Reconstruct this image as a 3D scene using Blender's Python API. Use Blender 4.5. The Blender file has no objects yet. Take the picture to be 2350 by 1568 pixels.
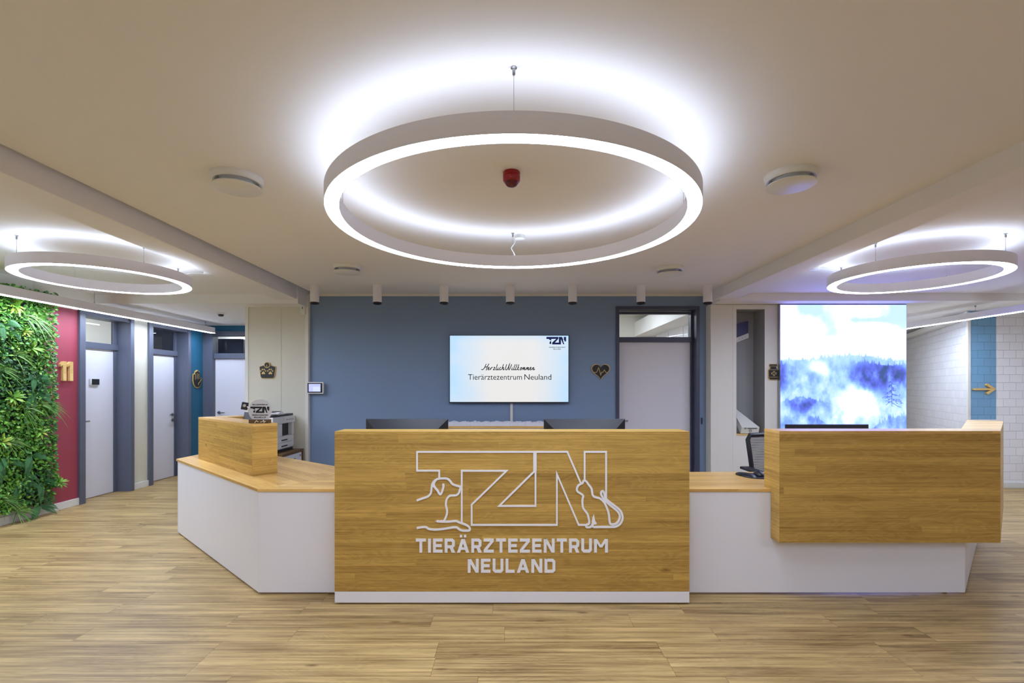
import bpy, math, random
import numpy as np
from mathutils import Vector, Matrix

# ------------------------------------------------------------------ camera, world, exposure
SC = bpy.context.scene
COL = SC.collection
F = 1120.0; CX = 1175.0; HY = 890.0; CH = 1.43          # focal length (px), centre, horizon row, camera height
cam_d = bpy.data.cameras.new('camera'); cam = bpy.data.objects.new('camera', cam_d); COL.objects.link(cam)
cam_d.sensor_width = 36.0; cam_d.lens = 36.0 * F / 2350.0; cam_d.shift_y = (HY - 784.0) / 2350.0
cam_d.clip_start = 0.05; cam_d.clip_end = 100
cam.location = (0, 0, CH); cam.rotation_euler = (math.pi / 2, 0, 0)
SC.camera = cam
W = bpy.data.worlds.new('world'); SC.world = W; W.use_nodes = True
W.node_tree.nodes['Background'].inputs[0].default_value = (0.8, 0.85, 1.0, 1)
W.node_tree.nodes['Background'].inputs[1].default_value = 0.05
SC.view_settings.view_transform = 'Standard'; SC.view_settings.look = 'None'
SC.view_settings.gamma = 1.0; SC.view_settings.use_curve_mapping = False
SC.view_settings.exposure = 0.75
SC.cycles.max_bounces = 10; SC.cycles.diffuse_bounces = 7; SC.cycles.glossy_bounces = 4
SC.cycles.transparent_max_bounces = 8; SC.cycles.sample_clamp_indirect = 6.0
LAMP_DOWN = 26.0      # radiance of the lamps' lower diffusers
LAMP_UP = 4.3         # radiance of their upper strips
SCREEN_GLOW = 0.45

random.seed(7)
def px(x, y, Y):      # a point of the photograph at depth Y
    return Vector(((x - CX) * Y / F, Y, CH - (y - HY) * Y / F))

# ------------------------------------------------------------------ materials
def s2l(c):
    c = c / 255.0
    return c / 12.92 if c <= 0.04045 else ((c + 0.055) / 1.055) ** 2.4
def rgb(r, g, b): return (s2l(r), s2l(g), s2l(b), 1.0)
def newmat(name):
    m = bpy.data.materials.new(name); m.use_nodes = True
    nt = m.node_tree; return m, nt, nt.nodes['Principled BSDF']
def nd(nt, t, **k):
    n = nt.nodes.new(t)
    for a, b in k.items(): setattr(n, a, b)
    return n
def mth(nt, op, a, b=None, c=None):
    n = nt.nodes.new('ShaderNodeMath'); n.operation = op
    for i, v in enumerate((a, b, c)):
        if v is None: continue
        if isinstance(v, (int, float)): n.inputs[i].default_value = v
        else: nt.links.new(v, n.inputs[i])
    return n.outputs[0]
def plain(name, col, rough=0.5, metal=0.0, spec=0.5, bump=0.0, bscale=200.0, var=0.0):
    m, nt, b = newmat(name)
    b.inputs['Base Color'].default_value = col
    b.inputs['Roughness'].default_value = rough; b.inputs['Metallic'].default_value = metal
    b.inputs['Specular IOR Level'].default_value = spec
    tc = nd(nt, 'ShaderNodeTexCoord')
    nz = nd(nt, 'ShaderNodeTexNoise'); nz.inputs['Scale'].default_value = bscale; nz.inputs['Detail'].default_value = 3
    nt.links.new(tc.outputs['Object'], nz.inputs['Vector'])
    if bump:
        bp = nd(nt, 'ShaderNodeBump'); bp.inputs['Strength'].default_value = bump; bp.inputs['Distance'].default_value = 0.002
        nt.links.new(nz.outputs['Fac'], bp.inputs['Height']); nt.links.new(bp.outputs[0], b.inputs['Normal'])
    r = mth(nt, 'MULTIPLY_ADD', nz.outputs['Fac'], 0.06, rough - 0.03)
    nt.links.new(r, b.inputs['Roughness'])
    return m
def emit(name, col, strength):
    m, nt, b = newmat(name)
    b.inputs['Base Color'].default_value = (0.8, 0.8, 0.8, 1)
    b.inputs['Emission Color'].default_value = col; b.inputs['Emission Strength'].default_value = strength
    return m
def wood(name, light, dark, h=0.09, L=1.3, offs=0.0, rough=0.45, tone=0.22, grain=0.5, fine=55.0, seam=0.0, long_=1.0, spec=0.35, cath=0.22, cloud=0.85):
    """oak staves: rows of height h (m), random lengths about L (m), u runs along the grain"""
    m, nt, b = newmat(name)
    uv = nd(nt, 'ShaderNodeUVMap'); uv.uv_map = 'UVMap'
    sp = nd(nt, 'ShaderNodeSeparateXYZ'); nt.links.new(uv.outputs[0], sp.inputs[0])
    u, v = sp.outputs[0], sp.outputs[1]
    vr = mth(nt, 'DIVIDE', mth(nt, 'ADD', v, offs), h)
    row = mth(nt, 'FLOOR', vr)
    wn = nd(nt, 'ShaderNodeTexWhiteNoise', noise_dimensions='1D'); nt.links.new(row, wn.inputs['W'])
    ur = mth(nt, 'ADD', mth(nt, 'DIVIDE', u, L), mth(nt, 'MULTIPLY', wn.outputs['Value'], 17.0))
    colm = mth(nt, 'FLOOR', ur)
    cb = nd(nt, 'ShaderNodeCombineXYZ'); nt.links.new(row, cb.inputs[0]); nt.links.new(colm, cb.inputs[1])
    w2 = nd(nt, 'ShaderNodeTexWhiteNoise', noise_dimensions='2D'); nt.links.new(cb.outputs[0], w2.inputs['Vector'])
    rid = w2.outputs['Value']
    # fine streaks
    c1 = nd(nt, 'ShaderNodeCombineXYZ')
    nt.links.new(mth(nt, 'ADD', mth(nt, 'MULTIPLY', u, 1.6 * long_), mth(nt, 'MULTIPLY', rid, 61.0)), c1.inputs[0])
    nt.links.new(mth(nt, 'MULTIPLY', v, fine), c1.inputs[1]); nt.links.new(mth(nt, 'MULTIPLY', rid, 37.0), c1.inputs[2])
    n1 = nd(nt, 'ShaderNodeTexNoise'); n1.inputs['Scale'].default_value = 1.0; n1.inputs['Detail'].default_value = 6; n1.inputs['Roughness'].default_value = 0.65
    n1.inputs['Distortion'].default_value = 0.3
    nt.links.new(c1.outputs[0], n1.inputs['Vector'])
    # cathedral figure: contour lines of a stretched noise
    c2 = nd(nt, 'ShaderNodeCombineXYZ')
    nt.links.new(mth(nt, 'ADD', mth(nt, 'MULTIPLY', u, 1.7), mth(nt, 'MULTIPLY', rid, 91.0)), c2.inputs[0])
    nt.links.new(mth(nt, 'MULTIPLY', v, 9.0), c2.inputs[1]); nt.links.new(mth(nt, 'MULTIPLY', rid, 13.0), c2.inputs[2])
    n2 = nd(nt, 'ShaderNodeTexNoise'); n2.inputs['Scale'].default_value = 1.0; n2.inputs['Detail'].default_value = 2.5
    n2.inputs['Distortion'].default_value = 0.5
    nt.links.new(c2.outputs[0], n2.inputs['Vector'])
    cs = mth(nt, 'MULTIPLY_ADD', mth(nt, 'SINE', mth(nt, 'MULTIPLY', n2.outputs['Fac'], 95.0)), 0.5, 0.5)
    # broad tone clouds
    c3 = nd(nt, 'ShaderNodeCombineXYZ'); nt.links.new(mth(nt, 'MULTIPLY', u, 2.0), c3.inputs[0]); nt.links.new(mth(nt, 'MULTIPLY', v, 16.0), c3.inputs[1])
    nt.links.new(mth(nt, 'MULTIPLY', rid, 7.0), c3.inputs[2])
    n3 = nd(nt, 'ShaderNodeTexNoise'); n3.inputs['Scale'].default_value = 1.0; n3.inputs['Detail'].default_value = 3
    nt.links.new(c3.outputs[0], n3.inputs['Vector'])
    f = mth(nt, 'MULTIPLY', mth(nt, 'SUBTRACT', n1.outputs['Fac'], 0.5), 2.2 * grain)
    f = mth(nt, 'ADD', f, mth(nt, 'MULTIPLY', mth(nt, 'SUBTRACT', cs, 0.5), cath * grain))
    f = mth(nt, 'ADD', f, mth(nt, 'MULTIPLY', mth(nt, 'SUBTRACT', n3.outputs['Fac'], 0.5), cloud * grain))
    f = mth(nt, 'ADD', f, mth(nt, 'MULTIPLY', mth(nt, 'SUBTRACT', rid, 0.5), tone * 2))
    f = mth(nt, 'ADD', f, 0.5)
    if seam:
        fr = mth(nt, 'FRACT', vr); e = mth(nt, 'MINIMUM', fr, mth(nt, 'SUBTRACT', 1.0, fr))
        fu = mth(nt, 'FRACT', ur); eu = mth(nt, 'MULTIPLY', mth(nt, 'MINIMUM', fu, mth(nt, 'SUBTRACT', 1.0, fu)), L / h)
        sm = mth(nt, 'LESS_THAN', mth(nt, 'MINIMUM', e, eu), 0.009)
        f = mth(nt, 'ADD', f, mth(nt, 'MULTIPLY', sm, seam))
    # sparse knots
    vo = nd(nt, 'ShaderNodeTexVoronoi'); vo.inputs['Scale'].default_value = 1.0
    c4 = nd(nt, 'ShaderNodeCombineXYZ'); nt.links.new(mth(nt, 'MULTIPLY', u, 1.9), c4.inputs[0]); nt.links.new(mth(nt, 'MULTIPLY', v, 5.0), c4.inputs[1])
    nt.links.new(c4.outputs[0], vo.inputs['Vector'])
    kn = mth(nt, 'MAXIMUM', mth(nt, 'SUBTRACT', 1.0, mth(nt, 'MULTIPLY', vo.outputs['Distance'], 11.0)), 0.0)
    f = mth(nt, 'ADD', f, mth(nt, 'MULTIPLY', kn, 0.55))
    mx = nd(nt, 'ShaderNodeMix', data_type='RGBA'); mx.clamp_factor = True
    nt.links.new(f, mx.inputs[0]); mx.inputs[6].default_value = light; mx.inputs[7].default_value = dark
    nt.links.new(mx.outputs[2], b.inputs['Base Color'])
    b.inputs['Roughness'].default_value = rough; b.inputs['Specular IOR Level'].default_value = spec
    bp = nd(nt, 'ShaderNodeBump'); bp.inputs['Strength'].default_value = 0.12; bp.inputs['Distance'].default_value = 0.001
    nt.links.new(n1.outputs['Fac'], bp.inputs['Height']); nt.links.new(bp.outputs[0], b.inputs['Normal'])
    return m
def brick(name, col):
    m, nt, b = newmat(name)
    uv = nd(nt, 'ShaderNodeUVMap'); uv.uv_map = 'UVMap'
    bt = nd(nt, 'ShaderNodeTexBrick'); bt.offset = 0.5
    nt.links.new(uv.outputs[0], bt.inputs['Vector'])
    bt.inputs['Scale'].default_value = 1.0; bt.inputs['Brick Width'].default_value = 0.182; bt.inputs['Row Height'].default_value = 0.1156
    bt.inputs['Mortar Size'].default_value = 0.0035; bt.inputs['Mortar Smooth'].default_value = 0.3
    c2 = tuple(x * 0.94 for x in col[:3]) + (1,)
    bt.inputs['Color1'].default_value = col; bt.inputs['Color2'].default_value = c2
    bt.inputs['Mortar'].default_value = tuple(x * 0.80 for x in col[:3]) + (1,)
    nt.links.new(bt.outputs['Color'], b.inputs['Base Color']); b.inputs['Roughness'].default_value = 0.5
    nz = nd(nt, 'ShaderNodeTexNoise'); nz.inputs['Scale'].default_value = 14.0; nz.inputs['Detail'].default_value = 4
    nt.links.new(uv.outputs[0], nz.inputs['Vector'])
    h = mth(nt, 'ADD', mth(nt, 'SUBTRACT', 1.0, bt.outputs['Fac']), mth(nt, 'MULTIPLY', nz.outputs['Fac'], 0.35))
    bp = nd(nt, 'ShaderNodeBump'); bp.inputs['Strength'].default_value = 0.9; bp.inputs['Distance'].default_value = 0.006
    nt.links.new(h, bp.inputs['Height']); nt.links.new(bp.outputs[0], b.inputs['Normal'])
    return m
def glassy(name, tint=(0.9, 0.93, 0.95, 1), gl=0.0):
    m, nt, b = newmat(name); nt.nodes.remove(b)
    out = [n for n in nt.nodes if n.type == 'OUTPUT_MATERIAL'][0]
    t = nd(nt, 'ShaderNodeBsdfTransparent'); t.inputs[0].default_value = tint
    g = nd(nt, 'ShaderNodeBsdfGlossy'); g.inputs['Roughness'].default_value = 0.02
    fr = nd(nt, 'ShaderNodeFresnel'); fr.inputs[0].default_value = 1.5
    mx = nd(nt, 'ShaderNodeMixShader')
    ge = nd(nt, 'ShaderNodeNewGeometry')
    nt.links.new(mth(nt, 'MULTIPLY', mth(nt, 'MINIMUM', mth(nt, 'ADD', fr.outputs[0], gl), 1.0), mth(nt, 'SUBTRACT', 1.0, ge.outputs['Backfacing'])), mx.inputs[0])
    nt.links.new(t.outputs[0], mx.inputs[1]); nt.links.new(g.outputs[0], mx.inputs[2]); nt.links.new(mx.outputs[0], out.inputs[0])
    return m
def vcol(name, rough=0.45, emission=0.0, trans=0.0):
    m, nt, b = newmat(name)
    a = nd(nt, 'ShaderNodeAttribute'); a.attribute_name = 'Col'
    if emission:
        b.inputs['Base Color'].default_value = (0.02, 0.02, 0.02, 1)
        nt.links.new(a.outputs['Color'], b.inputs['Emission Color']); b.inputs['Emission Strength'].default_value = emission
    else:
        nt.links.new(a.outputs['Color'], b.inputs['Base Color'])
    b.inputs['Roughness'].default_value = rough
    return m

M = {}
M['ceiling'] = plain('ceiling_paint', rgb(232, 230, 230), 0.8, bump=0.12, bscale=300)
M['wall'] = plain('wall_paint', rgb(226, 224, 218), 0.7, bump=0.15, bscale=260)
M['cream'] = plain('cream_wall_paint', rgb(214, 210, 196), 0.7, bump=0.15, bscale=260)
M['blue'] = plain('slate_blue_wall_paint', rgb(126, 148, 180), 0.65, bump=0.15, bscale=260)
M['teal'] = plain('teal_wall_paint', rgb(38, 104, 138), 0.6, bump=0.15, bscale=260)
M['red'] = plain('wine_red_wall_paint', rgb(156, 62, 80), 0.6, bump=0.15, bscale=260)
M['frame'] = plain('grey_frame_enamel', rgb(90, 95, 112), 0.4)
M['frame_dark'] = plain('dark_grey_frame_enamel', rgb(70, 74, 98), 0.4)
M['leaf_door'] = plain('light_grey_door_laminate', rgb(222, 221, 232), 0.45)
M['white'] = plain('white_laminate', rgb(236, 235, 243), 0.4)
M['metal_white'] = plain('white_powder_coat', rgb(232, 230, 238), 0.45)
M['plastic_white'] = plain('white_plastic', rgb(222, 222, 220), 0.4)
M['black'] = plain('black_plastic', rgb(28, 30, 40), 0.35)
M['dark'] = plain('dark_grey_plastic', rgb(30, 31, 40), 0.4)
M['steel'] = plain('brushed_steel', rgb(170, 170, 172), 0.3, metal=1.0)
M['red_plastic'] = plain('red_plastic', rgb(150, 16, 24), 0.25)
M['clear_red'] = plain('dark_red_lens', rgb(96, 20, 40), 0.1)
M['sign_black'] = plain('black_sign_face', rgb(34, 34, 40), 0.5)
M['letters'] = plain('white_letter_lacquer', rgb(243, 242, 248), 0.45)
M['ink'] = plain('black_ink', rgb(22, 24, 34), 0.6)
M['blue_ink'] = plain('blue_print', rgb(18, 40, 150), 0.5)
M['card'] = plain('white_cardboard', rgb(214, 214, 208), 0.7)
M['paper'] = plain('paper', rgb(225, 225, 225), 0.8)
M['fabric'] = plain('dark_chair_mesh', rgb(52, 56, 66), 0.8)
M['plinth'] = plain('white_skirting', rgb(222, 222, 220), 0.5)
M['cloth'] = plain('white_fleece', rgb(222, 222, 235), 0.95)
M['wood'] = wood('oiled_oak_staves', rgb(226, 184, 98), rgb(134, 98, 42), h=0.051, L=2.1, tone=0.12, grain=0.55, fine=120.0)
M['wood_end'] = wood('oiled_oak_staves_short', rgb(204, 166, 98), rgb(132, 94, 42), h=0.075, L=0.8, tone=0.22, grain=0.42)
M['wood_top'] = wood('oak_worktop', rgb(250, 208, 128), rgb(180, 132, 66), h=0.075, L=1.2, tone=0.2, grain=0.48, rough=0.30, spec=0.5)
M['wood_dark'] = wood('walnut_board', rgb(126, 92, 52), rgb(80, 56, 30), h=0.1, L=1.2)
M['oak_light'] = wood('pale_oak', rgb(236, 204, 136), rgb(200, 160, 92), h=0.2, L=1.2, grain=0.3)
M['floor'] = wood('oak_vinyl_floor', rgb(212, 182, 124), rgb(108, 80, 44), h=0.1665, L=1.22, offs=0.0828, tone=0.10, grain=0.80, fine=44.0, seam=0.3, long_=0.7, rough=0.42, spec=0.3, cath=0.10, cloud=1.2)
M['brick_white'] = brick('white_painted_brick', rgb(240, 240, 245))
M['brick_blue'] = brick('blue_painted_brick', rgb(120, 168, 204))
M['niche'] = plain('grey_niche_inside', rgb(158, 160, 162), 0.6)  # inner faces of the niche, greyer than the wall around
M['glass'] = glassy('window_glass')
M['glass_dark'] = glassy('dim_window_glass', (0.55, 0.6, 0.68, 1))
M['down'] = emit('lamp_diffuser', (0.77, 0.895, 1.12, 1), LAMP_DOWN)
M['up'] = emit('lamp_uplight', (0.77, 0.895, 1.12, 1), LAMP_UP)
M['line'] = emit('linear_lamp_diffuser', (0.77, 0.895, 1.12, 1), 40.0)
M['roomlight'] = emit('room_light_panel', (0.9, 0.95, 1.0, 1), 7.0)
M['tablet'] = emit('tablet_screen', (0.20, 0.26, 0.80, 1), 0.42)
M['tablet2'] = emit('tablet_keys', (0.34, 0.42, 0.95, 1), 0.52)
M['foliage'] = vcol('leaf_plastic', 0.42)
M['tvpic'] = vcol('television_picture', 0.3, emission=0.6)
M['boxpic'] = vcol('backlit_print', 0.5, emission=0.62)
M['cork'] = plain('gold_edge', rgb(216, 182, 112), 0.5)
M['mug'] = plain('frosted_acrylic', rgb(206, 206, 210), 0.35)

# ------------------------------------------------------------------ mesh builder
class MB:
    def __init__(s, udir=(1, 0, 0)):
        s.k = 0; s.v = []; s.f = []; s.mi = []; s.c = []; s.T = Matrix.Identity(4); s.ud = Vector(udir).normalized(); s.fu = []; s.m = 0
    def face(s, pts, col=None):
        i = len(s.v)
        s.v += [s.T @ Vector(p) for p in pts]
        s.f.append(tuple(range(i, i + len(pts)))); s.mi.append(s.m); s.c.append(col); s.fu.append(s.ud.copy())
    def faces(s, pts, fs, col=None):
        i = len(s.v); s.v += [s.T @ Vector(p) for p in pts]
        for f in fs:
            s.f.append(tuple(i + k for k in f)); s.mi.append(s.m); s.c.append(col); s.fu.append(s.ud.copy())
    def box(s, x0, x1, y0, y1, z0, z1):
        x0, x1 = sorted((x0, x1)); y0, y1 = sorted((y0, y1)); z0, z1 = sorted((z0, z1))
        p = [(x0, y0, z0), (x1, y0, z0), (x1, y1, z0), (x0, y1, z0), (x0, y0, z1), (x1, y0, z1), (x1, y1, z1), (x0, y1, z1)]
        s.faces(p, [(0, 3, 2, 1), (4, 5, 6, 7), (0, 1, 5, 4), (1, 2, 6, 5), (2, 3, 7, 6), (3, 0, 4, 7)]); return s
    def prism(s, poly, z0, z1, top=True, bottom=True):
        n = len(poly); a = sum(poly[i][0] * poly[(i + 1) % n][1] - poly[(i + 1) % n][0] * poly[i][1] for i in range(n))
        if a < 0: poly = poly[::-1]
        p = [(x, y, z0) for x, y in poly] + [(x, y, z1) for x, y in poly]
        fs = [(i, (i + 1) % n, n + (i + 1) % n, n + i) for i in range(n)]
        if bottom: fs.append(tuple(range(n - 1, -1, -1)))
        if top: fs.append(tuple(range(n, 2 * n)))
        s.faces(p, fs); return s
    def lathe(s, c, prof, n=48, axis='z', closed=False):
        c = Vector(c); k = len(prof); pts = []
        for i in range(n):
            a = 2 * math.pi * i / n; ca, sa = math.cos(a), math.sin(a)
            for r, h in prof:
                if axis == 'z': q = Vector((r * ca, r * sa, h))
                elif axis == 'y': q = Vector((r * ca, h, -r * sa))
                else: q = Vector((h, r * ca, r * sa))
                pts.append(c + q)
        fs = []
        kk = k if closed else k - 1
        for i in range(n):
            j = (i + 1) % n
            for a in range(kk):
                b2 = (a + 1) % k
                fs.append((i * k + a, j * k + a, j * k + b2, i * k + b2))
        s.faces(pts, fs); return s
    def tube(s, path, r, n=8, caps=True):
        path = [Vector(p) for p in path]; k = len(path); pts = []
        for i, p in enumerate(path):
            d = (path[min(i + 1, k - 1)] - path[max(i - 1, 0)]).normalized()
            if i == 0:
                up = Vector((0, 0, 1)) if abs(d.z) < 0.9 else Vector((1, 0, 0)); a = d.cross(up).normalized()
            else: a = (a - d * a.dot(d)).normalized()
            b = d.cross(a)
            rr = r[i] if isinstance(r, (list, tuple)) else r
            for j in range(n):
                t = 2 * math.pi * j / n; pts.append(p + (a * math.cos(t) + b * math.sin(t)) * rr)
        fs = []
        for i in range(k - 1):
            for j in range(n):
                j2 = (j + 1) % n; fs.append((i * n + j, i * n + j2, (i + 1) * n + j2, (i + 1) * n + j))
        if caps: fs.append(tuple(range(n - 1, -1, -1))); fs.append(tuple((k - 1) * n + j for j in range(n)))
        s.faces(pts, fs); return s
    # flat work on a frame (O, U, V, N): 2-D outline extruded along N
    def plate(s, fr, pts, d0, d1):
        O, U, V, N = fr; n = len(pts); s.k += 1; d1 = d1 + (s.k % 9) * 0.00006
        a = sum(pts[i][0] * pts[(i + 1) % n][1] - pts[(i + 1) % n][0] * pts[i][1] for i in range(n))
        if a < 0: pts = pts[::-1]
        P = [O + U * x + V * y + N * d0 for x, y in pts] + [O + U * x + V * y + N * d1 for x, y in pts]
        fs = [(i, (i + 1) % n, n + (i + 1) % n, n + i) for i in range(n)]
        fs.append(tuple(range(n, 2 * n))); fs.append(tuple(range(n - 1, -1, -1)))
        s.faces(P, fs); return s
    def stroke(s, fr, pts, w, d0, d1, closed=False):
        O, U, V, N = fr; P = [Vector(p).to_2d() if len(p) == 3 else Vector(p) for p in pts]; n = len(P); L = []; R = []
        for i in range(n):
            a = P[i - 1] if (i > 0 or closed) else None; b = P[(i + 1) % n] if (i < n - 1 or closed) else None
            d1v = (P[i] - a).normalized() if a is not None else None; d2v = (b - P[i]).normalized() if b is not None else None
            if d1v is None: d1v = d2v
            if d2v is None: d2v = d1v
            n1 = Vector((-d1v.y, d1v.x)); n2 = Vector((-d2v.y, d2v.x)); mm = n1 + n2
            if mm.length < 1e-4: mm = n1
            mm.normalize(); k = 1.0 / max(mm.dot(n1), 0.22)
            L.append(P[i] + mm * w / 2 * k); R.append(P[i] - mm * w / 2 * k)
        m_ = n if closed else n - 1
        for i in range(m_):
            j = (i + 1) % n
            q = [R[i], R[j], L[j], L[i]]
            s.k += 1; d1_ = d1 + (s.k % 9) * 0.00006
            A = [O + U * p.x + V * p.y + N * d0 for p in q] + [O + U * p.x + V * p.y + N * d1_ for p in q]
            fs = [(4, 5, 6, 7), (0, 1, 5, 4), (2, 3, 7, 6)]
            if not closed and i == 0: fs.append((3, 0, 4, 7))
            if not closed and i == m_ - 1: fs.append((1, 2, 6, 5))
            s.faces(A, fs)
        return s
    def mesh(s, name, mats, org=Vector((0, 0, 0)), smooth=False):
        me = bpy.data.meshes.new(name)
        me.from_pydata([tuple(p - org) for p in s.v], [], s.f)
        for m_ in mats: me.materials.append(m_)
        uvl = me.uv_layers.new(name='UVMap'); k = 0
        uvs = []
        for f, ud in zip(s.f, s.fu):
            a, b, c = (s.v[f[0]], s.v[f[1]], s.v[f[2]])
            nn = (b - a).cross(c - b)
            if nn.length < 1e-12: nn = Vector((0, 0, 1))
            nn.normalize()
            if abs(nn.z) > 0.7:
                p2 = Vector((-ud.y, ud.x, 0))
                for q in f: w_ = s.v[q]; uvs += [w_.dot(ud), w_.dot(p2)]
            else:
                t = Vector((0, 0, 1)).cross(nn).normalized()
                for q in f: w_ = s.v[q]; uvs += [w_.dot(t), w_.z]
        uvl.data.foreach_set('uv', uvs)
        me.polygons.foreach_set('material_index', s.mi)
        if any(c is not None for c in s.c):
            at = me.color_attributes.new('Col', 'FLOAT_COLOR', 'CORNER'); cc = []
            for f, c in zip(s.f, s.c):
                c = c or (0.5, 0.5, 0.5, 1)
                for _ in f: cc += list(c)
            at.data.foreach_set('color', cc)
        if smooth: me.polygons.foreach_set('use_smooth', [True] * len(me.polygons))
        me.validate(); me.update(); return me
    def build(s, name, mat, parent=None, bevel=0.0, smooth=False, label=None, kind=None):
        mats = mat if isinstance(mat, (list, tuple)) else [mat]
        if parent is None:
            lo = [min(p[i] for p in s.v) for i in range(3)]; hi = [max(p[i] for p in s.v) for i in range(3)]
            org = Vector(((lo[0] + hi[0]) / 2, (lo[1] + hi[1]) / 2, lo[2]))
        else: org = worg(parent)
        me = s.mesh(name, mats, org, smooth)
        o = bpy.data.objects.new(name, me); COL.objects.link(o)
        if parent is None: o.location = org
        else: o.parent = parent
        ORG[o.name] = org
        if bevel:
            b = o.modifiers.new('bevel', 'BEVEL'); b.width = bevel; b.segments = 2; b.limit_method = 'ANGLE'; b.angle_limit = math.radians(40)
        elif smooth:
            b = o.modifiers.new('split', 'EDGE_SPLIT'); b.split_angle = math.radians(40)
        if label: o['label'] = label
        if kind: o['kind'] = kind
        return o
ORG = {}
def worg(o): return ORG[o.name]
def thing(name, label, cat, loc, group=None):
    o = bpy.data.objects.new(name, None); COL.objects.link(o); o.location = loc; o.empty_display_size = 0.1
    ORG[o.name] = Vector(loc); o['label'] = label; o['category'] = cat
    if group: o['group'] = group
    return o
def tag(o, label, cat, group=None, kind=None):
    o['label'] = label; o['category'] = cat
    if group: o['group'] = group
    if kind: o['kind'] = kind
    return o
def struct(mb, name, mat, parent=None, bevel=0.0, smooth=False):
    return mb.build(name, mat, parent, bevel=bevel, smooth=smooth, kind=None if parent else 'structure')
def dup(o, delta, label=None, group=None):
    c = o.copy(); COL.objects.link(c); c.location = Vector(o.location) + Vector(delta); ORG[c.name] = ORG[o.name] + Vector(delta)
    if label: c['label'] = label
    if group: c['group'] = group
    for ch in list(o.children):
        d = ch.copy(); COL.objects.link(d); d.parent = c; ORG[d.name] = ORG[c.name]
        for g in list(ch.children):
            e = g.copy(); COL.objects.link(e); e.parent = d; ORG[e.name] = ORG[c.name]
    return c
def frame(O, U, V=(0, 0, 1)):
    U = Vector(U).normalized(); V = Vector(V).normalized(); return (Vector(O), U, V, U.cross(V).normalized())
def box(*a, **k): return MB(**k).box(*a)
def text_mesh(mb, fr, body, x0, x1, y0, y1, d0, d1, keep=False, shear=0.0):
    """set the words in the built-in typeface and fit them to the rectangle x0..x1, y0..y1 of the frame"""
    cu = bpy.data.curves.new('txt', 'FONT'); cu.body = body; cu.size = 1.0; cu.resolution_u = 3; cu.fill_mode = 'FRONT'; cu.shear = shear
    ob = bpy.data.objects.new('txt', cu); COL.objects.link(ob)
    bpy.context.view_layer.update()
    me = bpy.data.meshes.new_from_object(ob.evaluated_get(bpy.context.evaluated_depsgraph_get()))
    P = [v.co.copy() for v in me.vertices]; Fs = [tuple(p.vertices) for p in me.polygons]
    bpy.data.objects.remove(ob); bpy.data.curves.remove(cu); bpy.data.meshes.remove(me)
    ax = min(p.x for p in P); bx = max(p.x for p in P); ay = min(p.y for p in P); by = max(p.y for p in P)
    sx = (x1 - x0) / (bx - ax); sy = (y1 - y0) / (by - ay)
    O, U, V, N = fr
    Q = [O + U * (x0 + (p.x - ax) * sx) + V * (y0 + (p.y - ay) * sy) + N * d1 for p in P]
    mb.faces(Q, Fs)
    # rim
    from collections import Counter
    ec = Counter(); di = {}
    for f in Fs:
        for i in range(len(f)):
            e = (f[i], f[(i + 1) % len(f)]); k = tuple(sorted(e)); ec[k] += 1; di[k] = e
    for k, c in ec.items():
        if c == 1:
            a, b = di[k]; mb.face([Q[a], Q[a] + N * (d0 - d1), Q[b] + N * (d0 - d1), Q[b]][::-1])
    return mb

# ------------------------------------------------------------------ the room
CZ = 2.68; BZ = 2.62; KZ = 2.50; KR = 2.525       # main ceiling, side bays, corridors
struct(box(-5.7, 9.2, -4.2, 11.6, -0.1, 0.0), 'floor', M['floor'])
struct(box(-2.62, 2.60, -4.2, 6.56, CZ, CZ + 0.12), 'ceiling', M['ceiling'])
struct(MB().prism([(-5.6, -4.2), (-2.5, -4.2), (-2.75, 6.2), (-5.6, 6.2)], BZ, BZ + 0.18), 'ceiling_left', M['ceiling'])
struct(box(2.7, 7.8, -4.2, 6.15, BZ, BZ + 0.18), 'ceiling_right', M['ceiling'])
struct(box(-5.6, -2.72, 6.2, 9.2, KZ, KZ + 0.3), 'ceiling_corridor_left', M['ceiling'])
struct(box(2.62, 9.2, 6.15, 11.6, KR, KR + 0.3), 'ceiling_corridor_right', M['ceiling'])
# beams
struct(MB().prism([(-2.53, -4.2), (-2.745, 6.54), (-3.02, 6.54), (-2.80, -4.2)], 2.555, CZ + 0.1), 'beam_left', M['ceiling'], bevel=0.004)
struct(box(2.588, 2.83, -4.2, 6.42, 2.552, CZ + 0.1), 'beam_right', M['ceiling'], bevel=0.004)
# walls
struct(box(-5.7, 7.9, -4.3, -4.2, 0, 2.8), 'wall_rear', M['wall'])
struct(box(7.6, 7.75, -4.2, 6.96, 0, 2.8), 'wall_right', M['wall'])
# left wall: wall face X=-5.3 with two door recesses
XL = -5.3; D1 = (5.99, 6.75); D2 = (7.13, 7.95); HT = 2.365
struct(box(-5.5, XL, -4.2, 5.40, 0, BZ + 0.05), 'wall_left', M['wall'])
struct(box(-5.5, XL, 5.40, D1[0], 0, 2.375), 'wall_left_red', M['red'])
struct(box(-5.5, XL, 5.40, D1[0], 2.375, BZ + 0.02), 'wall_left_over_red', M['cream'])
struct(box(-5.5, XL, D1[0], D1[1], HT, BZ + 0.02), 'wall_left_over_door', M['cream'])
struct(box(-5.5, XL, D1[1], D2[0], 0, KZ + 0.05), 'wall_left_between_doors', M['cream'])
struct(box(-5.5, XL, D2[0], D2[1], HT, KZ + 0.05), 'wall_left_over_far_door', M['cream'])
struct(box(-5.5, XL, D2[1], 8.42, 0, KZ + 0.05), 'wall_left_teal', M['teal'])
for a, b in ((4.0, D1[0] - 0.03), (D1[1] + 0.03, D2[0] - 0.03)):
    struct(box(XL, XL + 0.018, a, b, 0, 0.085), 'baseboard_left', M['plinth'], bevel=0.003)
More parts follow.
